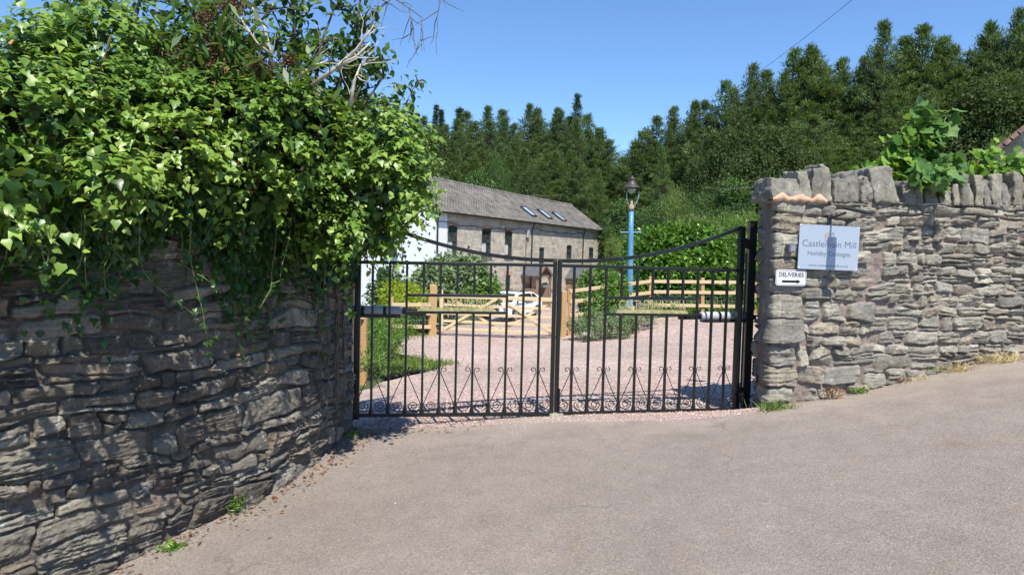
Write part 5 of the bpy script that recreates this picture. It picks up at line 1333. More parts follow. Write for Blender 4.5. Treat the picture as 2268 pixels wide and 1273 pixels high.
# brown seed heads (buddleia)
root = empty('seed_shrub', (-2.75, 5.0, 1.0)); tag(root, 'sprays of rusty brown dried flower heads above the ivy', 'shrub'); o = np.array(tuple(root.location)); lp = []
for (px, py, w_) in ((320, 108, .08), (345, 118, .09), (450, 130, .12), (470, 100, .09), (490, 128, .09), (580, 145, .11), (440, 170, .10), (575, 155, .08), (460, 40, .08), (500, 20, .07), (405, 180, .12), (420, 200, .09), (640, 135, .07), (525, 10, .06), (265, 150, .06), (360, 95, .06), (480, 150, .08)):
    c = np.array(xyz(px, py, 4.15+r_.uniform(-.1, .15))); n = int(520*w_/.1*.8); lp.append(c+r_.normal(size=(n, 3))*w_*np.array([.55, .4, .32]))
b = MB()
for a_ in lp: c = a_.mean(0)-o; b.tube([(c[0]*.6, c[1]*.6, 0.2), (c[0]*.85, c[1]*.9, c[2]*.6), tuple(c)], [.012, .009, .004], 5)
b.build('stems', M['cane'], root, True)
lp = np.concatenate(lp); leafmesh('seed_heads', 'quad', lp-o, rnd_dir(len(lp), r_), rnd_dir(len(lp), r_), r_.uniform(.010, .022, len(lp)), r_.random(len(lp)), M['seed'], root)
lp2 = lp[::7]+r_.normal(size=(len(lp[::7]), 3))*.13+np.array([0, 0, -.05]); leafmesh('foliage', 'narrow', lp2-o, rnd_dir(len(lp2), r_)+np.array([0, 0, -.3]), np.array([0, -.3, 1])+rnd_dir(len(lp2), r_)*.5, r_.uniform(.09, .15, len(lp2)), r_.random(len(lp2)), M['shrub_dark'], root)
# bare silvery branches
def bare(lab, limbs, name='dead_branch', r0=.016, twigs=5, seed=0, mat='bare', base=None):
    r = np.random.default_rng(seed); root = empty(name, limbs[0][0]); tag(root, lab, 'dead branch'); o = Vector(limbs[0][0]); b = MB()
    for li in limbs:
        P_ = [Vector(p)-o for p in li[:]]; n = len(P_); b.tube([tuple(p) for p in P_], [r0*(1-.75*i/(n-1)) for i in range(n)], 6)
        for k in range(twigs):
            i = r.integers(1, n); p = P_[i-1].lerp(P_[i], r.random()); dd = (P_[i]-P_[i-1]).normalized(); e = p; pts = [p]
            L_ = r.uniform(.12, .35)
            dv = (dd+Vector(r.normal(size=3)*.6)).normalized()
            for q in range(4): e = e+dv*L_/4; dv = (dv+Vector(r.normal(size=3)*.22)).normalized(); pts.append(e)
            b.tube([tuple(v) for v in pts], [.005, .004, .003, .002, .0015], 4)
    b.build('branch', M[mat], root, True); return root
bare('pale bare branches arching through the shrub above the middle of the ivy', [[xyz(598, 190, 4.45), xyz(600, 120, 4.45), xyz(585, 60, 4.45), xyz(560, 20, 4.45), xyz(530, -30, 4.45)], [xyz(600, 120, 4.45), xyz(570, 95, 4.45), xyz(545, 60, 4.45), xyz(520, 20, 4.45)]], seed=1)
bare('pale bare stem leaning out at the top left of the ivy', [[xyz(240, 90, 4.6), xyz(215, 40, 4.6), xyz(195, 0, 4.6), xyz(180, -30, 4.6)], [xyz(10, 125, 4.4), xyz(60, 95, 4.4), xyz(105, 62, 4.4), xyz(130, 50, 4.4)]], seed=2, twigs=3)
bare('spray of bare grey twigs beside the tall shrub near the house roof', [[xyz(690, 190, 4.45), xyz(745, 150, 4.45), xyz(790, 110, 4.45), xyz(815, 75, 4.45), xyz(832, 50, 4.45)], [xyz(745, 150, 4.45), xyz(790, 125, 4.45), xyz(820, 95, 4.45)], [xyz(775, 235, 4.45), xyz(785, 180, 4.45), xyz(800, 140, 4.45)], [xyz(660, 170, 4.45), xyz(700, 145, 4.45), xyz(725, 135, 4.45)]], seed=3, twigs=7)
bare('thin dark twigs hanging into the sky from above the picture', [[xyz(830, -60, 6.2), xyz(870, -5, 6.2), xyz(905, 18, 6.2), xyz(935, 40, 6.2), xyz(932, 80, 6.2), xyz(935, 115, 6.2)], [xyz(905, 18, 6.2), xyz(915, 60, 6.2), xyz(905, 95, 6.2)], [xyz(950, -40, 6.2), xyz(975, 5, 6.2), xyz(968, 40, 6.2), xyz(970, 70, 6.2)], [xyz(870, -5, 6.2), xyz(830, 30, 6.2)]], name='hanging_twigs', r0=.006, twigs=6, seed=4, mat='bark')
# ---------------------------------------------------------------- vine and sycamore on the right wall
def leafy_stems(name, lab, cat, stems, kind, size, mat, per=7, seed=0, spread=.07, face=(.1, -.55, .8), rr=.008, stemmat='stem', hang=.35, jit=.45):
    r = np.random.default_rng(seed); o = Vector(stems[0][0]); root = empty(name, o); tag(root, lab, cat); b = MB(); lp, ld, lu, lr = [], [], [], []
    for st in stems:
        P_ = [Vector(p)-o for p in st]; n = len(P_); b.tube([tuple(p) for p in P_], [rr*(1-.6*i/(n-1)) for i in range(n)], 5)
        for i in range(n-1):
            L_ = (P_[i+1]-P_[i]).length; k = max(2, int(per*L_/.1))
            for q in range(k):
                p = P_[i].lerp(P_[i+1], r.random()); lp.append(tuple(p+Vector(r.normal(size=3)*spread))); ld.append(rnd_dir(1, r)[0]+np.array([0, -.25, -hang])); lu.append(np.array(face)+r.normal(size=3)*jit); lr.append(r.random())
    b.build('stems', M[stemmat], root, True); n = len(lp); leafmesh('foliage', kind, np.array(lp), np.array(ld), np.array(lu), size*r.uniform(.6, 1.25, n), np.array(lr), M[mat], root, wid=None); return root
Yv = 6.95
leafy_stems('grape_vine', 'bright green grape vine sprawling along the coping left of the sycamore sprig', 'climbing plant', [[xyz(2060, 420, Yv), xyz(2010, 385, Yv), xyz(1960, 375, Yv), xyz(1905, 385, Yv)], [xyz(2030, 400, Yv), xyz(2010, 350, Yv), xyz(1975, 310, Yv)], [xyz(2050, 400, Yv), xyz(2040, 330, Yv), xyz(2020, 270, Yv)], [xyz(2040, 395, Yv), xyz(1990, 350, Yv), xyz(1975, 345, Yv)]], 'vine', .098, 'vine', per=15, seed=5, spread=.05)
leafy_stems('sycamore_sapling', 'sycamore sapling with large lobed leaves standing highest above the signed wall', 'sapling', [[xyz(2065, 420, Yv), xyz(2062, 340, Yv), xyz(2056, 280, Yv), xyz(2050, 225, Yv)], [xyz(2062, 340, Yv), xyz(2085, 290, Yv), xyz(2098, 250, Yv)], [xyz(2062, 390, Yv-.05), xyz(2090, 365, Yv-.12), xyz(2120, 350, Yv-.15)], [xyz(2062, 400, Yv-.1), xyz(2085, 390, Yv-.35), xyz(2100, 400, Yv-.45)], [xyz(2062, 400, Yv-.1), xyz(2040, 385, Yv-.35), xyz(2035, 395, Yv-.4)]], 'vine', .128, 'syc', per=10, seed=6, spread=.05)
leafy_stems('grape_vine', 'lighter green grape vine trailing along the coping to the right edge', 'climbing plant', [[xyz(2110, 395, Yv+.1), xyz(2170, 370, Yv+.15), xyz(2220, 375, Yv+.2), xyz(2290, 370, Yv+.3)], [xyz(2160, 385, Yv+.1), xyz(2190, 345, Yv+.15), xyz(2200, 325, Yv+.15)], [xyz(2230, 390, Yv+.2), xyz(2260, 360, Yv+.25), xyz(2320, 350, Yv+.3)]], 'vine', .095, 'vine', per=12, seed=7, spread=.05)
leafy_stems('creeper', 'small light creeper peeping between the coping stones near the wall corner', 'creeper', [[xyz(1720, 400, 6.85), xyz(1760, 386, 6.85), xyz(1800, 382, 6.85)], [xyz(1835, 395, 6.85), xyz(1850, 385, 6.85)], [xyz(1870, 385, 6.85), xyz(1890, 378, 6.85), xyz(1898, 376, 6.85)]], 'oval', .05, 'vine', per=6, seed=8, spread=.02)
leafy_stems('creeper', 'pale leaf sprig showing between gate and steel post', 'creeper', [[xyz(1655, 585, 7.6), xyz(1659, 560, 7.6), xyz(1661, 530, 7.6)], [xyz(1655, 680, 7.6), xyz(1652, 640, 7.6)]], 'vine', .10, 'vine', per=3, seed=9, spread=.03)
# ---------------------------------------------------------------- shrubs inside the gate
def pb_(px, py, Y, rx, rz=None, ry=None): return (xyz(px, py, Y), (rx, ry or rx, rz or rx))
bush('shrub', 'grey green leafy shrub in front of the house corner', 'shrub', [pb_(985, 630, 27, 1.1, .9), pb_(1030, 620, 27, .95, .9), pb_(1060, 635, 27, .7, .6), pb_(955, 640, 27, .9, .7), pb_(990, 605, 27.4, .6, .6), pb_(1010, 655, 26.6, .8, .6)], 700, 14, .16, M['shrub_grey'], spread=.16, kind='oval', stemr=.03)
bush('shrub', 'small fresh green shrub left of the white car', 'shrub', [pb_(1075, 655, 26.5, .55, .6), pb_(1050, 668, 26, .5, .45)], 160, 14, .14, M['shrub_green'], spread=.12)
bush('goldenrod', 'clump of tall yellow green goldenrod behind the left timber fence', 'flowering plant', [pb_(870, 660, 19, .35, .45), pb_(905, 662, 19, .35, .4), pb_(925, 668, 19, .3, .35), pb_(890, 680, 18.8, .5, .4)], 420, 14, .11, M['golden'], kind='narrow', spread=.05, up=.2, out_=.3, stemmat='stem')
bush('shrub', 'dark leaved climber by the white wall beside the ivy', 'shrub', [pb_(865, 625, 24, .35, .5), pb_(850, 650, 24, .5, .5)], 120, 12, .14, M['far_leaf'], spread=.12)
bush('shrub', 'tall bright green shrub left of the blue lamp post', 'shrub', [pb_(1330, 625, 19.6, .5, .45), pb_(1355, 640, 19.4, .45, .4), pb_(1300, 640, 19.6, .35, .35), pb_(1340, 670, 19.0, .45, .45), pb_(1315, 680, 18.8, .4, .4), pb_(1372, 610, 22, .4, .38), pb_(1420, 640, 22.2, .45, .45), pb_(1440, 600, 22.5, .45, .35)], 900, 14, .085, M['shrub_green'], spread=.07, stemr=.015)
bush('shrub', 'low grey leaved plants round the foot of the fence by the five-bar gate post', 'shrub', [pb_(1285, 722, 17.2, .28, .2), pb_(1310, 730, 16.8, .3, .2), pb_(1345, 720, 16.8, .33, .22), pb_(1375, 705, 17.2, .3, .25), pb_(1320, 705, 17.4, .3, .25)], 330, 12, .085, M['shrub_grey'], kind='narrow', spread=.06, stemr=.008)
bush('shrub', 'low green plants on the stony bank under the lamp post', 'shrub', [pb_(1400, 710, 17.4, .25, .16), pb_(1430, 700, 17.8, .22, .15), pb_(1380, 735, 16.6, .16, .10), pb_(1445, 685, 18.4, .2, .12)], 160, 12, .08, M['shrub_grey'], kind='narrow', spread=.05, stemr=.008)
bush('laurel_hedge', 'clipped bright green laurel hedge behind the three-rail fence', 'hedge', [pb_(1450, 560, 23.5, 1.0, .75), pb_(1500, 548, 23.5, .9, .7), pb_(1540, 552, 23.3, .85, .75), pb_(1430, 600, 23, .8, .8), pb_(1480, 610, 22.6, .9, .8), pb_(1530, 615, 22.6, .9, .9), pb_(1570, 590, 23, .7, .9), pb_(1450, 650, 22.6, .7, .6), pb_(1510, 660, 22.4, .8, .6)], 2600, 12, .15, M['laurel'], spread=.10, kind='oval', stemr=.03)
bush('bamboo_shrub', 'lighter green feathery shrub between the clipped hedge and the signed wall', 'shrub', [pb_(1600, 580, 23.2, .7, 1.0), pb_(1640, 560, 23.4, .8, 1.1), pb_(1680, 580, 23.6, .8, 1.0), pb_(1620, 640, 22.8, .8, .7), pb_(1670, 640, 22.8, .8, .7)], 1300, 14, .15, M['shrub_green'], kind='narrow', spread=.12, hang=.3)
leafy_stems('rose', 'small pink flower by the black steel post', 'flower', [[xyz(1655, 720, 14), xyz(1655, 690, 14), xyz(1654, 668, 14)]], 'quad', .05, 'pink', per=8, seed=3, spread=.02)
# bank plants on the left inside the gates
bush('weed_bank', 'leafy green weeds along the left side of the drive behind the gate', 'plant', [pb_(800, 760, 10.9, .3, .35), pb_(830, 740, 11.5, .35, .3), pb_(860, 750, 11.5, .3, .16), pb_(820, 800, 9.8, .22, .10), pb_(815, 715, 12.5, .5, .3), pb_(870, 725, 13, .4, .25)], 700, 11, .065, M['shrub_green'], kind='narrow', spread=.05, stemr=.005, stemmat='stem')
bush('weed_bank', 'dark strappy leaves behind the left timber fence rails', 'plant', [pb_(880, 705, 18.6, .5, .25), pb_(920, 708, 18.8, .45, .22), pb_(945, 712, 18.8, .3, .2)], 260, 10, .2, M['shrub_dark'], kind='narrow', spread=.08, stemr=.005, stemmat='stem')
# ================================================================ FOREST AND FAR SHRUBS
def pine(seed, H=18., R=3.2, crown=.22, spruce=False, mat='needle', thin=1.0):
    r = np.random.default_rng(seed); b = MB(); lean = r.normal(size=2)*.012*H
    def ax(z): return np.array([lean[0]*(z/H)**2, lean[1]*(z/H)**2, z])
    b.tube([tuple(ax(H*i/10)) for i in range(11)], [.26*(1-.93*i/10) for i in range(11)], 7)
    lp, ld, lu, ls, lr = [], [], [], [], []
    z = crown*H; dens = 1.0
    while z < H*.985:
        t = (z-crown*H)/(H*(1-crown))
        prof = (1-t)**.9 if spruce else min(1, (1-t)*1.3)**.95*(.62+.38*min(1, t*3))
        wr = r.uniform(.72, 1.12); nb = r.integers(5, 8) if not spruce else r.integers(6, 9); a0 = r.uniform(0, 6.28)
        for k in range(nb):
            a = a0+6.283*(k+r.uniform(-.3, .3))/nb; L_ = max(.2, R*prof*wr*r.uniform(.65, 1.1)); el = (-.28+.55*t) if spruce else (-.02+.55*t*t+r.normal()*.08)
            if r.random() < .10: continue
            dv = np.array([math.cos(a)*math.cos(el), math.sin(a)*math.cos(el), math.sin(el)]); p0 = ax(z); e = p0+dv*L_; sd_ = np.array([-math.sin(a), math.cos(a), 0])
            if L_ > .8: b.tube([tuple(p0), tuple(e*.85+p0*.15+np.array([0, 0, .06*L_]))], [.05, .015], 4)
            m_ = max(2, int(L_*2.6*thin)); tone = r.normal()*.16
            for q in range(m_):
                f = .32+.73*(q+r.random())/m_; c = p0+dv*L_*f+sd_*r.normal()*.22*L_*.4*(.4+f)+np.array([0, 0, (.13*L_*f*f if not spruce else -.08*L_*f*f)+r.normal()*.05]); n = 22
                fz = r.random(n)*(.42 if not spruce else .08)
                dd = dv[None]*.55+np.array([0, 0, .55 if not spruce else -.15])+rnd_dir(n, r)*.75
                lp.append(np.repeat(c[None], n, 0)+r.normal(size=(n, 3))*np.array([.15, .15, .04])+np.array([0, 0, 1])*fz[:, None]); ld.append(dd); lu.append(rnd_dir(n, r)*.6+np.array([0, -.2, .8])); ls.append(r.uniform(.20, .42, n)); lr.append(np.clip(.36+tone+.12*r.normal()+.10*r.normal(size=n)+.3*fz, 0, 1))
        z += r.uniform(.55, .85)*(1-.45*t)*(1 if not spruce else .85)
    n = 24; c = ax(H*.97); lp.append(np.repeat(c[None], n, 0)+r.normal(size=(n, 3))*np.array([.03, .03, .35])); ld.append(rnd_dir(n, r)*.5+np.array([0, 0, 1])); lu.append(rnd_dir(n, r)); ls.append(r.uniform(.2, .4, n)); lr.append(np.full(n, .5))
    lp, ld, lu, ls, lr = [np.concatenate(x) for x in (lp, ld, lu, ls, lr)]
    V, Fs, k = cloud('needle', lp, ld, lu, ls, np.full(len(lp), .24)); me = npmesh('crown', V, Fs, False, {'rnd': np.repeat(lr, k)}); me.materials.append(M[mat])
    tm = bpy.data.meshes.new('trunk'); tm.from_pydata(b.v, [], b.f); tm.polygons.foreach_set('use_smooth', [True]*len(tm.polygons)); tm.materials.append(M['bark_pine'])
    return tm, me
def broad(seed, H=10., R=4., mat='far_leaf', size=.34, n=9000, crown=.15, lobes=22, kind='quad'):
    r = np.random.default_rng(seed); b = MB(); bl = []
    for k in range(lobes):
        a = r.uniform(0, 6.283); t = r.random(); z = H*(crown+.12+(1-crown-.22)*t); rad = R*.62*math.sqrt(max(.05, 1-(abs(t-.4)/.62)**2))*r.uniform(.5, 1.05)
        bl.append(((rad*math.cos(a), rad*math.sin(a), z), tuple(np.array([R*.36, R*.36, H*.13])*r.uniform(.6, 1.1))))
    b.tube([(0, 0, -.3), (r.normal()*.1, r.normal()*.1, H*.3), (0, 0, H*.75)], [H*.022, H*.016, H*.006], 8)
    for c, _ in bl: b.tube([(0, 0, H*.2+.3*c[2]*.5), (c[0]*.5, c[1]*.5, c[2]*.75), c], [H*.009, H*.006, .02], 5)
    per = 12; nc = n//per; cs, cn = shell_points(bl, nc, r, .6); pos = np.repeat(cs, per, 0)+r.normal(size=(nc*per, 3))*R*.055; nn = np.repeat(cn, per, 0)
    d = nn*.6+rnd_dir(len(pos), r); u = nn*.6+np.array([0, 0, .6])+rnd_dir(len(pos), r)*.5; rn = np.clip(np.repeat(.5+.18*r.normal(size=nc), per)+.15*r.normal(size=len(pos)), 0, 1)
    V, Fs, k = cloud(kind, pos, d, u, size*r.uniform(.6, 1.2, len(pos))); me = npmesh('crown', V, Fs, False, {'rnd': np.repeat(rn, k)}); me.materials.append(M[mat])
    tm = bpy.data.meshes.new('trunk'); tm.from_pydata(b.v, [], b.f); tm.polygons.foreach_set('use_smooth', [True]*len(tm.polygons)); tm.materials.append(M['bark'])
    return tm, me
KP = [pine(100+i, 18, 4.3+.4*(i % 3), .16+.05*(i % 3), mat='needle' if i % 2 else 'needle_b') for i in range(6)]
KS = [pine(200+i, 18, 2.5, .06, True, 'needle_blue') for i in range(3)]
KT = [pine(300, 18, 3.0, .30, False, 'needle_blue', .55)]
KY = [pine(900, 18, 4.6, .05, mat='needle_l')]
KB = [broad(400+i, 10, 4.2, 'far_leaf', .27, 20000) for i in range(3)]
KD = [broad(500+i, 12, 5, 'far_dark', .25, 24000) for i in range(2)]
KL = [broad(600+i, 5, 3.2, ('shrub_light', 'far_leaf', 'shrub_light')[i], .22, 13000, .02, 24, 'narrow') for i in range(3)]
def place_tree(kind, lib, px, ytop, Y, wscale, lab, grp, name, H0, minh=6., hh=None):
    top = at(px, ytop, Y); g_ = gz(top.x, Y); h = max(minh, top.z-g_) if hh is None else hh
    zb = top.z-h
    tm, cm = lib[random.randrange(len(lib))]
    root = empty(name, (top.x, Y, min(zb, g_) if zb > g_ else zb), random.uniform(0, 6.28)); s = h/H0
    sc = (wscale, wscale, (top.z-root.location.z)/H0)
    for nm, me in (('trunk', tm), ('crown', cm)):
        o = bpy.data.objects.new(nm, me); COL.objects.link(o); o.parent = root
    root.scale = sc; root.rotation_euler.x = random.uniform(-.03, .03); tag(root, lab, kind, grp); return root
random.seed(31)
ORD = ['first', 'second', 'third', 'fourth', 'fifth', 'sixth', 'seventh', 'eighth', 'ninth', 'tenth', 'eleventh', 'twelfth', 'thirteenth', 'fourteenth', 'fifteenth', 'sixteenth', 'seventeenth', 'eighteenth', 'nineteenth', 'twentieth']
# skyline of the far hill, from the ivy to the notch
SKL = [(905, 236, 100, 's'), (925, 250, 100, 's'), (962, 228, 100, 's'), (982, 240, 101, 's'), (1014, 240, 100, 's'), (1045, 250, 95, 'p'), (1078, 241, 95, 'p'), (1115, 243, 96, 'p'), (1160, 236, 95, 'p'), (1196, 243, 94, 'p'), (1228, 245, 94, 'p'), (1277, 212, 92, 't'), (1250, 250, 92, 'p'), (1303, 255, 90, 'p'), (1326, 285, 88, 'p'), (1348, 312, 86, 'p')]
SKR = [(1392, 318, 84, 'p'), (1425, 290, 82, 'p'), (1455, 262, 80, 'p'), (1490, 238, 78, 'p'), (1530, 228, 77, 'p'), (1572, 222, 76, 'p'), (1612, 176, 74, 'p'), (1660, 145, 73, 'p'), (1700, 160, 72, 'p'), (1745, 112, 71, 'p'), (1790, 106, 70, 'p'), (1830, 118, 70, 'p'), (1870, 130, 69, 'p'), (1915, 128, 68, 'p'), (1960, 60, 66, 'p'), (2010, 85, 66, 'p'), (2050, 60, 65, 'p'), (2085, 80, 64, 'p'), (2120, 105, 64, 'p'), (2165, 90, 63, 'p'), (2205, 48, 62, 'p'), (2250, 25, 60, 'p'), (2300, 20, 60, 'p')]
LIBS = {'p': (KP, 'pine tree', 'pine_tree', 18), 's': (KS, 'spruce tree', 'spruce_tree', 18), 't': (KT, 'larch tree', 'larch_tree', 18)}
cnt = {}
for side, lst in (('over the house', SKL), ('on the right hillside', SKR)):
    cnt = {}
    for px, yt, Y, k in lst:
        lib, kd, nm, H0 = LIBS[k]; i = cnt.get(k, 0); cnt[k] = i+1
        q = {'p': 'dark green pine', 's': 'narrow pointed spruce', 't': 'thin open topped larch'}[k]
        lab = ('%s %s on the skyline %s, counted from the left' % (ORD[i] if i < 20 else 'last but %d' % (23-i), q, side)) if k != 't' else 'thin open topped conifer sticking highest from the skyline over the house'
        if i == 20: lab = 'tall pine third from the right edge on the skyline'
        if i == 21: lab = 'tall pine second from the right edge on the skyline'
        if i == 22: lab = 'tall pine at the right edge of the skyline'
        place_tree(kd, lib, px, yt, Y, {'p': 1.22, 's': 1.0, 't': 1.0}[k]*random.uniform(.85, 1.2), lab, 'skyline conifers', nm, H0, 10)
# slopes below the skyline
def sky_y(px):
    a = sorted(SKL+SKR); return float(np.interp(px, [q[0] for q in a], [q[1] for q in a]))
rows = [(26, 92, 8), (62, 84, 6), (105, 78, 4), (150, 73, 2)]
grpL = 'dark conifers filling the slope over the house'; grpR = 'dark conifers filling the right hillside'
TENS = ORD+['twenty-'+q for q in ORD[:9]]+['thirtieth']+['thirty-'+q for q in ORD[:9]]
for ri, (dy, Yb, _) in enumerate(rows):
    px = 880; nL = nR = 0; rk = 'of the %s rank below the skyline, from the left' % ORD[ri]
    while px < 2360:
        yt = sky_y(px)+dy*(1.0 if px < 1380 else 1.35)+random.uniform(-12, 16)
        Y = Yb-(0 if px < 1380 else (px-1380)/1000*20+4)+random.uniform(-2, 2)
        if yt < (430 if px > 1400 else 405):
            lib, kd, nm, H0 = LIBS['p' if random.random() < .86 else 's']
            if px < 1400:
                place_tree(kd, lib, px, yt, Y, random.uniform(.9, 1.2), '%s conifer over house %s' % (TENS[nL], rk), grpL, nm, H0, 9); nL += 1
            else:
                place_tree(kd, lib, px, yt, Y, random.uniform(.9, 1.2), '%s conifer on right hillside %s' % (TENS[nR], rk), grpR, nm, H0, 9); nR += 1
        px += random.uniform(27, 42)*(1 if px < 1400 else 1.25)
# broadleaved trees at the foot of the wood
for px, yt, Y, w_, k, lab in ((935, 268, 84, 1.15, 'D', 'brownish dark beech at the left end of the wood, beside the ivy'), (905, 300, 80, 1.0, 'D', 'dark beech half hidden behind the right edge of the ivy'), (980, 285, 82, 1.0, 'D', 'brownish dark beech over the near end of the house roof'),
                              (1105, 350, 70, .62, 'L', 'olive green rounded tree just above the house ridge'), (1060, 380, 68, .6, 'B', 'mid green low tree above the left part of the house ridge'), (1170, 385, 68, .5, 'D', 'small brownish tree above the middle of the house ridge'),
                              (1285, 258, 86, .62, 'D', 'dark rounded tree under the open topped conifer'),
                              (1278, 402, 82, .95, 'B', 'round topped green tree rising behind the far end of the roof'), (1362, 440, 78, .75, 'B', 'rounded green tree left of the lamp post top'), (1385, 450, 62, .6, 'B', 'bright green tree directly behind the lamp post'), (1375, 525, 46, .40, 'L', 'pale green bush low behind the far house corner'),
                              (1665, 258, 56, .95, 'D', 'large dark grey green ash tree left of the signed wall'), (1610, 300, 57, .7, 'D', 'dark leaved tree beside the large ash'), (1730, 290, 56, .7, 'D', 'dark leaved tree on the right of the large ash, above the wall corner'),
                              (2170, 150, 50, 1.2, 'D', 'dark beech behind the vine on the right wall'), (2240, 180, 48, 1.0, 'D', 'dark beech at the right edge above the small roof'), (2100, 210, 50, .9, 'D', 'dark beech behind the tall sycamore sprig'),
                              (1500, 420, 44, .5, 'L', 'olive green willow bush right of the lamp post'), (1560, 425, 43, .7, 'L', 'wide olive green willow bush in the middle of the gap'), (1625, 405, 42, .5, 'B', 'tall mid green bushy tree next to the signed wall'), (1450, 440, 46, .32, 'B', 'small mid green tree right behind the lamp lantern'), (1600, 470, 38, .5, 'L', 'loose willow bush behind the curved gate top'), (1530, 475, 38, .5, 'L', 'low olive willow bush above the clipped hedge'), (1665, 465, 38, .5, 'L', 'low olive willow bush behind the tall steel post'), (1410, 505, 40, .36, 'L', 'pale low bush left of the lamp post ladder bar'),
                              (1475, 330, 58, .55, 'Y', 'young light green pine with a pointed top right of the lamp post'), (1330, 380, 70, .5, 'Y', 'young pine standing left of the lamp post above the round tree'),
                              (2215, 295, 22, .22, 'L', 'small light green bush beside the small stone gable')):
    lib, H0, nm = {'D': (KD, 12, 'beech_tree'), 'B': (KB, 10, 'broadleaf_tree'), 'L': (KL, 5, 'willow_bush'), 'Y': (KY, 18, 'young_pine')}[k]
    place_tree('tree' if k != 'L' else 'bush', lib, px, yt, Y, w_*(1.0 if k != 'L' else 1.15), lab, None, nm, H0, 2.5)
# filler undergrowth at the wood edge
tall = 0
ub, un = [], []
r = np.random.default_rng(77); n = 26000
X_ = r.uniform(-42, 80, n); Y_ = r.uniform(44, 66, n); keep = ~((X_ > -18) & (X_ < 11.5)); X_, Y_ = X_[keep], Y_[keep]
Zb = G(X_, Y_); hgt = (1.2+2.4*np.clip(fbm(X_*.12, Y_*.12, 3, 8)+.5, 0, 1))*r.random(len(X_))**.6
pos = np.stack([X_, Y_, Zb+hgt], 1)
ug = leafmesh('undergrowth', 'quad', pos, rnd_dir(len(pos), r)+np.array([0, -.3, 0]), np.array([0, -.3, .8])+rnd_dir(len(pos), r)*.6, r.uniform(.35, .8, len(pos)), np.clip(.5+.25*r.normal(size=len(pos)), 0, 1), M['far_leaf']); tag(ug, kind='stuff', label='dense green scrub at the foot of the wooded slopes', cat='undergrowth')
# far wood continuing to the left behind the ivy: one mass of pointed crowns
r = np.random.default_rng(78); nt_ = 130; tx = r.uniform(-80, -13, nt_); ty = r.uniform(74, 108, nt_); th = r.uniform(13, 19, nt_); tg = G(tx, ty); k = 420
hz_ = r.random((nt_, k))**.7; rr_ = (1-hz_)*3.0*np.sqrt(r.random((nt_, k)))+.15; an = r.uniform(0, 6.28, (nt_, k))
pos = np.stack([tx[:, None]+rr_*np.cos(an), ty[:, None]+rr_*np.sin(an), tg[:, None]+1+hz_*th[:, None]], -1).reshape(-1, 3)
fw_ = leafmesh('distant_wood', 'needle', pos, rnd_dir(len(pos), r)+np.array([0, 0, .4]), rnd_dir(len(pos), r)+np.array([0, -.2, .6]), r.uniform(.5, 1.1, len(pos)), np.clip(np.repeat(r.normal(.4, .15, nt_), k)+.1*r.normal(size=len(pos)), 0, 1), M['needle'], wid=np.full(len(pos), .6)); tag(fw_, kind='stuff', label='distant conifer wood continuing behind the ivy', cat='wood')
# ================================================================ small stone gable at the right edge
Yg_ = 15.0
A_ = at(2120, 405, Yg_); ga = R_(-42); gdir = Vector((math.cos(ga), math.sin(ga))); dd_ = ray(2345, 210); kx = dd_.x/dd_.y
tt = (kx*A_.y-A_.x)/(gdir.x-kx*gdir.y); pt_ = Vector((A_.x, A_.y))+gdir*tt; T_ = at(2345, 226, pt_.y)
gb = empty('stone_outbuilding', (T_.x, T_.y, gz(T_.x, T_.y)), ga); tag(gb, 'small stone outbuilding whose gable and brown tiled verge show at the right edge', 'building'); o = gb.location.copy()
hw = tt; b = MB(); zt = T_.z-o.z; ze = A_.z-o.z
b.prism([(-hw, -1), (hw, -1), (hw, ze), (0, zt-.06), (-hw, ze)], 5.0, (0, 0, 0)); b.build('gable_wall', M['hstone'], gb)
b = MB()
for sgn in (-1, 1):
    b.add([(sgn*(hw+.2), -.18, ze-.14), (0, -.18, zt), (0, 5.1, zt), (sgn*(hw+.2), 5.1, ze-.14), (sgn*(hw+.2), -.18, ze-.09), (0, -.18, zt+.05), (0, 5.1, zt+.05), (sgn*(hw+.2), 5.1, ze-.09)], [(0, 1, 5, 4), (4, 5, 6, 7), (1, 2, 6, 5), (3, 2, 1, 0), (0, 4, 7, 3)])
b.build('roof', plain('brown clay tiles', (.23, .13, .09), .8, var=.3, sc=7), gb)
b = MB(); nn_ = 14
for i in range(nn_):
    t0, t1 = i/nn_, (i+.8)/nn_; b.span((-hw*(1-t0)-.0, -.20, ze+(zt-ze)*t0-.03), (-hw*(1-t1), -.20, ze+(zt-ze)*t1-.03), .05, .08)
b.build('verge_tiles', plain('verge tile', (.30, .19, .15), .8, var=.3, sc=9), gb)
# ================================================================ CABLES, WEEDS, STONES AND LITTER
def wire(lab, p0, p1, sag, r=.008, n=24):
    p0, p1 = Vector(p0), Vector(p1); root = empty('overhead_cable', p0); b = MB()
    b.tube([tuple((p1-p0)*(i/n)+Vector((0, 0, -4*sag*(i/n)*(1-i/n)))) for i in range(n+1)], r, 5); o = b.build('overhead_cable', M['gutter'], None); o.location = p0
    bpy.data.objects.remove(root); tag(o, lab, 'cable', 'overhead cables')
wire('thin overhead cable crossing the sky down to the pine wood', xyz(1960, -60, 30), xyz(1560, 240, 52), .3, .011)
wire('thin cable sagging from the lamp post to the signed wall', xyz(1404, 487, 21), xyz(1700, 432, 24), .25, .010)
wire('thin cable between the far end of the house roof and the lamp post', xyz(1290, 500, 60), xyz(1398, 470, 21.1), .5, .012)
wire('dark cable in front of the wood above the willow bushes', xyz(1560, 416, 40), xyz(1700, 412, 40), .1, .02)
wire('dark cable just above the house ridge', xyz(1165, 433, 66), xyz(1245, 432, 66), .05, .03)
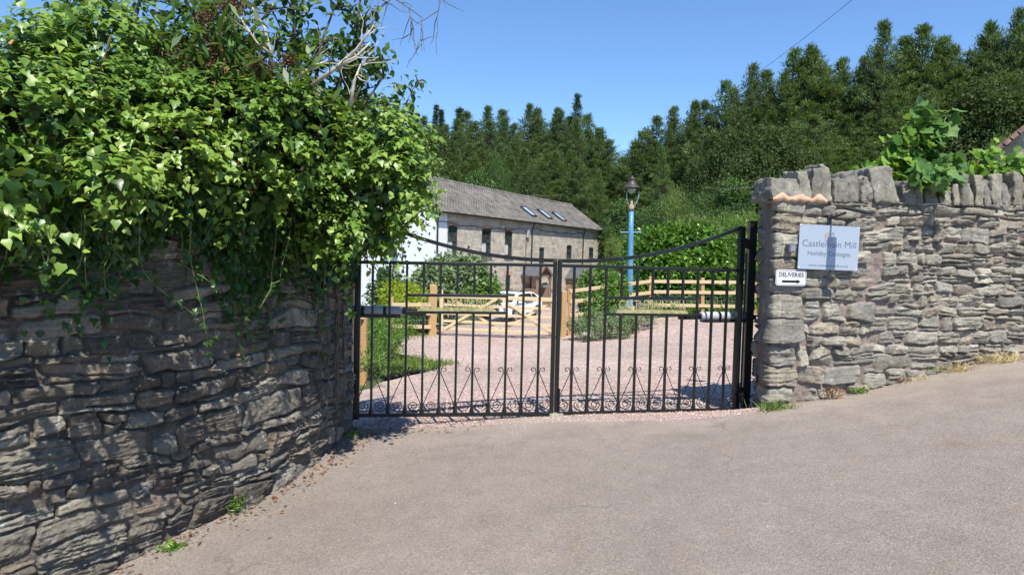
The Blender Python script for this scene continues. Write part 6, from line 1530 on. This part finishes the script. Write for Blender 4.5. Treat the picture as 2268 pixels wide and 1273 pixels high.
def tuft(lab, px, py, mat, n, h, kind='blade', spread=.06, cat='weed', name='weed', seed=1, lie=.5, size=None, grp=None):
    r = np.random.default_rng(seed); g_ = gp(px, py); root = empty(name, g_); tag(root, lab, cat, grp)
    pos = np.stack([r.normal(size=n)*spread, r.normal(size=n)*spread*.6, np.zeros(n)], 1); d = np.stack([r.normal(size=n)*lie, r.normal(size=n)*lie-.15, np.abs(r.normal(size=n))*.5+.5], 1)
    if kind != 'blade': pos[:, 2] = r.random(n)*h*.9; d[:, 2] *= .4
    leafmesh('blades' if kind == 'blade' else 'leaves', kind, pos, d, rnd_dir(n, r)+np.array([0, -.5, .6]), (size or h)*r.uniform(.5, 1.1, n), r.random(n), M[mat], root, wid=None)
    if kind != 'blade':
        b = MB()
        for k in range(6): a = r.normal(size=2)*spread; b.tube([(a[0]*.3, a[1]*.3, -.01), (a[0], a[1], h*r.uniform(.6, 1.))], .003, 4)
        b.build('stems', M['stem'], root)
tuft('green grassy tuft at the foot of the signed wall corner', 1722, 908, 'grass', 220, .13, seed=1, spread=.09, lie=.9)
tuft('red and green weed against the signed wall under the name board', 1845, 886, 'redweed', 60, .13, 'narrow', .05, seed=2, size=.06)
tuft('tall dry stalk weed behind the reddened weed', 1838, 876, 'dry', 26, .22, seed=3, spread=.02, lie=.3)
tuft('small bright green weed right of the reddened one at the wall foot', 1907, 874, 'vine', 34, .06, 'oval', .045, seed=4, size=.045)
tuft('small rusty weed at the foot of the wall in its middle', 1999, 850, 'redweed', 40, .07, 'narrow', .045, seed=5, size=.04)
tuft('small green weed between dry grass clumps by the wall', 2060, 832, 'vine', 30, .09, 'oval', .03, seed=6, size=.035)
for i, (px, py, n, h, s_, lab) in enumerate(((2038, 842, 60, .09, .05, 'sparse dry grass tuft left of the small green weed by the wall'), (2128, 822, 170, .13, .09, 'straw coloured grass clump left of the two right-hand clumps'), (2172, 806, 110, .11, .07, 'straw coloured grass clump second from the right edge'), (2238, 800, 240, .15, .14, 'broad straw coloured grass clump at the right edge by the wall'))):
    tuft(lab, px, py, 'dry', n, h, spread=s_, seed=20+i, lie=1.0, cat='dry grass', name='dry_grass', grp='dry grass clumps along the signed wall')
tuft('green weed at the foot of the dark wall, the taller one', 520, 1140, 'shrub_green', 90, .12, 'narrow', .04, seed=30, size=.05)
tuft('small flat green weed at the foot of the dark wall nearest the camera', 388, 1216, 'vine', 60, .03, 'oval', .045, seed=31, size=.04)
tuft('grassy weed in shade where the dark wall meets the gate', 790, 968, 'grass', 120, .10, seed=32, spread=.08, lie=1.0)
tuft('short moss green weed in a joint at the foot of the dark wall', 570, 1112, 'shrub_green', 30, .03, 'oval', .05, seed=33, size=.025)
# grass verge inside the gates
r = np.random.default_rng(50); n = 6000; gx = []; 
cent = [(gp(840, 822), .50), (gp(880, 815), .5), (gp(925, 812), .45), (gp(960, 808), .40), (gp(905, 800), .4), (gp(820, 800), .6), (gp(815, 770), .8), (gp(845, 780), .6), (gp(865, 745), .9), (gp(895, 742), .8)]
for c, s_ in cent: k = n//len(cent); gx.append(np.stack([c.x+r.normal(size=k)*s_*.5, c.y+r.normal(size=k)*s_*.55], 1))
gx = np.concatenate(gx); gzv = G(gx[:, 0], gx[:, 1]); m = len(gx); pos = np.c_[gx, gzv]
leafmesh('grass', 'blade', pos, np.stack([r.normal(size=m)*.5, r.normal(size=m)*.5, np.full(m, .9)], 1), rnd_dir(m, r)+np.array([0, -.5, .5]), r.uniform(.04, .14, m), np.clip(r.normal(.5, .32, m), 0, 1), M['grass'], wid=np.full(m, 1.7))
tag(bpy.context.scene.objects['grass'], 'rough green grass verge on the left of the gravel drive', 'grass', kind='stuff')
r = np.random.default_rng(51); n = 14000; X_ = np.r_[r.uniform(-14, -2.5, n), r.uniform(3, 16, n)]; Y_ = np.r_[r.uniform(9, 36, n), r.uniform(20, 40, n)]
ok = np.r_[X_[:n] < edge(DL, Y_[:n])+.15, X_[n:] > edge(DR, Y_[n:])-.1]; X_, Y_ = X_[ok], Y_[ok]; m = len(X_)
mg = leafmesh('meadow_grass', 'blade', np.c_[X_, Y_, G(X_, Y_)-.03], np.stack([r.normal(size=m)*.5, r.normal(size=m)*.5, np.full(m, .9)], 1), rnd_dir(m, r)+np.array([0, -.5, .5]), r.uniform(.15, .45, m), np.clip(r.normal(.4, .25, m), 0, 1), M['grass'], wid=np.full(m, 2.2)); tag(mg, 'longer meadow grass on both sides beyond the gravel drive', 'grass', kind='stuff')
# loose stones: gravel near the gate and grit on the road
def stones(name, X_, Y_, sz, cols, lab, seed, dz=0.0):
    r = np.random.default_rng(seed); n = len(X_)
    T = np.array([(1, 0, 0), (-1, 0, 0), (0, 1, 0), (0, -1, 0), (0, 0, .8), (0, 0, -.6), (.65, .65, .3), (-.65, -.6, .35)], float)[:6]; Fo = np.array([(0, 2, 4), (2, 1, 4), (1, 3, 4), (3, 0, 4), (2, 0, 5), (1, 2, 5), (3, 1, 5), (0, 3, 5)])
    a = r.uniform(0, 6.28, n); S = sz[:, None, None]*r.uniform(.55, 1.1, (n, 6, 1))*r.uniform(.6, 1.2, (n, 1, 3)); Vv = T[None]*S; c, s_ = np.cos(a)[:, None], np.sin(a)[:, None]
    Vx = Vv[..., 0]*c-Vv[..., 1]*s_; Vy = Vv[..., 0]*s_+Vv[..., 1]*c; Z_ = G(X_, Y_)
    V = np.stack([Vx+X_[:, None], Vy+Y_[:, None], Vv[..., 2]+(Z_+dz)[:, None]+sz[:, None]*.25], -1).reshape(-1, 3)
    Fs = (Fo[None]+(np.arange(n)*6)[:, None, None]).reshape(-1, 3); C = np.array(cols)[r.integers(len(cols), size=n)]*r.uniform(.8, 1.2, (n, 1))
    o = link(name, npmesh(name, V, Fs, False, {'col': np.repeat(C, 6, 0)}), M['pebble']); tag(o, lab, 'gravel', kind='stuff')
m_, nt_, bs_ = newmat('loose stones'); a_ = N(nt_, 'ShaderNodeAttribute', attribute_name='col'); nt_.links.new(a_.outputs['Color'], bs_.inputs['Base Color']); bs_.inputs['Roughness'].default_value = .85; M['pebble'] = m_
r = np.random.default_rng(60)
PK = [(.50, .33, .29), (.42, .27, .24), (.58, .44, .39), (.32, .22, .2), (.62, .54, .5), (.38, .26, .21)]
n = 16000; X_ = r.uniform(-1.5, 2.4, n); Y_ = 6.08+r.random(n)**1.6*2.6
stones('loose_gravel', X_, Y_, r.uniform(.004, .011, n), PK, 'pink loose chippings under and just behind the iron gates', 61, .008)
n = 1500; X_ = r.uniform(-1.3, 2.35, n); Y_ = 6.25-np.abs(r.normal(size=n))*.16
stones('gravel_spill', X_, Y_, r.uniform(.003, .008, n), PK, 'pink chippings spilled from the drive onto the tarmac', 62, .012)
n = 2600; y = r.uniform(2.6, 5.9, n); W_ = [wall_at(v) for v in y]; off = np.abs(r.normal(size=n))*.16+.02; X_ = np.array([w[0][0]+w[1][0]*o for w, o in zip(W_, off)]); Y_ = np.array([w[0][1]+w[1][1]*o for w, o in zip(W_, off)])
GR = [(.26, .22, .19), (.34, .3, .27), (.18, .15, .13), (.42, .38, .34), (.3, .2, .16)]
X2 = np.r_[X_]; stones('wall_grit', X_, Y_, r.uniform(.0015, .006, n), GR, 'grit and small stones along the foot of the dark wall', 63, .012)
n = 900; u_ = r.random(n)*3.4; off = np.abs(r.normal(size=n))*.07+.05; X_ = RW0.x+RWD.x*u_-nrm.x*off; Y_ = RW0.y+RWD.y*u_-nrm.y*off
stones('wall_grit', X_, Y_, r.uniform(.002, .007, n), GR, 'grit and small stones along the foot of the signed wall', 64, .012)
n = 3200; X_ = r.uniform(-3, 6, n); Y_ = r.uniform(1.8, 6.2, n); ok = X_ > np.interp(Y_, [p[1] for p in LWP[:11]], [p[0] for p in LWP[:11]])+.05; X_, Y_ = X_[ok], Y_[ok]
stones('road_grit', X_, Y_, r.uniform(.001, .0045, len(X_))*np.where(r.random(len(X_)) < .04, 1.8, 1), GR+[(.55, .52, .48)], 'pale grit scattered thinly over the tarmac', 65, .012)
# fallen leaves and straw
n = 520; y = r.uniform(2.7, 6.1, n); W_ = [wall_at(v) for v in y]; off = np.abs(r.normal(size=n))*.15+.03; X_ = np.array([w[0][0]+w[1][0]*o for w, o in zip(W_, off)]); Y_ = np.array([w[0][1]+w[1][1]*o for w, o in zip(W_, off)])
X_ = np.r_[X_, r.uniform(-1.4, -.2, 260)]; Y_ = np.r_[Y_, r.uniform(5.8, 6.7, 260)]; n = len(X_)
fl = leafmesh('fallen_leaves', 'oval', np.c_[X_, Y_, G(X_, Y_)+.02], np.c_[r.normal(size=(n, 2)), r.normal(size=n)*.15], np.array([0, 0, 1])+rnd_dir(n, r)*.35, r.uniform(.012, .045, n), r.random(n), M['dead'], wid=r.uniform(.4, 1, n)); tag(fl, 'brown fallen leaves and bits along the foot of the dark wall', 'leaf litter', kind='stuff')
# stones of the low bank round the lamp post
for i, (px, py, Y, w_, h_, lab) in enumerate(((1330, 722, 17.0, .34, .2, 'grey rock at the front of the planted bank'), (1362, 722, 17.0, .28, .16, 'rock right of the front one on the planted bank'), (1385, 690, 18.0, .42, .32, 'pale rock under the lamp post'), (1410, 702, 17.8, .3, .18, 'small rock right of the lamp post foot'), (1420, 672, 19.0, .34, .24, 'buff rock behind the gate lettering'), (1440, 695, 18.2, .26, .14, 'low grey rock at the right end of the planted bank'), (1278, 712, 17.4, .3, .18, 'grey rock beside the five-bar gate post'), (1300, 736, 16.5, .22, .10, 'flat rock at the gravel edge of the planted bank'))):
    me = rough_stone(w_, h_, w_*.8, 300+i, 9, .2, 0, .03, .6); o = link('rock', me, M['cope']); p = at(px, py+8, Y); o.location = (p.x, p.y, min(p.z, gz(p.x, p.y)+.3)); o.rotation_euler = (0, 0, i*1.3); tag(o, lab, 'rock', 'rocks of the planted bank')
for i, (px, y0, y1, Y, lab) in enumerate(((1327, 690, 716, 18.2, 'split grey log stub standing left in the planted bank'), (1394, 694, 730, 17.8, 'weathered timber stub standing in front of the lamp post'), (1409, 698, 722, 17.9, 'thin weathered timber stub right of the lamp post'))):
    root = empty('timber_stub', at(px, y1, Y), i); tag(root, lab, 'timber stub', 'weathered timber stubs'); h_ = (at(px, y0, Y)-at(px, y1, Y)).z
    b = MB(); b.lathe([(.075, -.1), (.07, h_*.5), (.065, h_-.01), (.05, h_)], (0, 0, 0), 9); b.build('shaft', M['wood_old'], root)
M['conduit'] = plain('dusty conduit', (.22, .23, .25), .7)
# stone kerb edging and threshold
b = MB(); A_ = gp(850, 838); B_ = gp(935, 822); b.span((A_.x, A_.y, A_.z+.01), (B_.x, B_.y, B_.z+.01), .18, .04); o = b.build('edging_slab', M['cope'], None, bevel=.01); tag(o, 'flat grey slab at the edge of the grass verge', 'stone slab')
p = Vector((gB.x+.03, gB.y, 0)); me = rough_stone(.14, .045, .10, 900, 7, .1, 0, .012, .3); o = link('gate_stop', me, M['cope']); o.location = (p.x, p.y, gz(p.x, p.y)-.01); tag(o, 'low concrete gate stop where the two iron leaves meet', 'gate stop')
for i, (x0, x1, dz) in enumerate(((-1.25, .35, .0), (.0, 1.9, 0))):
    b = MB(); y_ = 6.95+.12*i; n = 12; b.tube([(x0+(x1-x0)*k/n, y_+.15*((x0+(x1-x0)*k/n)-0)*.3, gz(x0+(x1-x0)*k/n, y_)+.02) for k in range(n+1)], .011, 8)
    o = b.build('conduit_pipe', M['conduit'], None, True); tag(o, ['pale grey conduit lying behind the ivy-side gate', 'pale grey conduit lying behind the gate beside the signs'][i], 'pipe', 'grey conduits on the gravel')
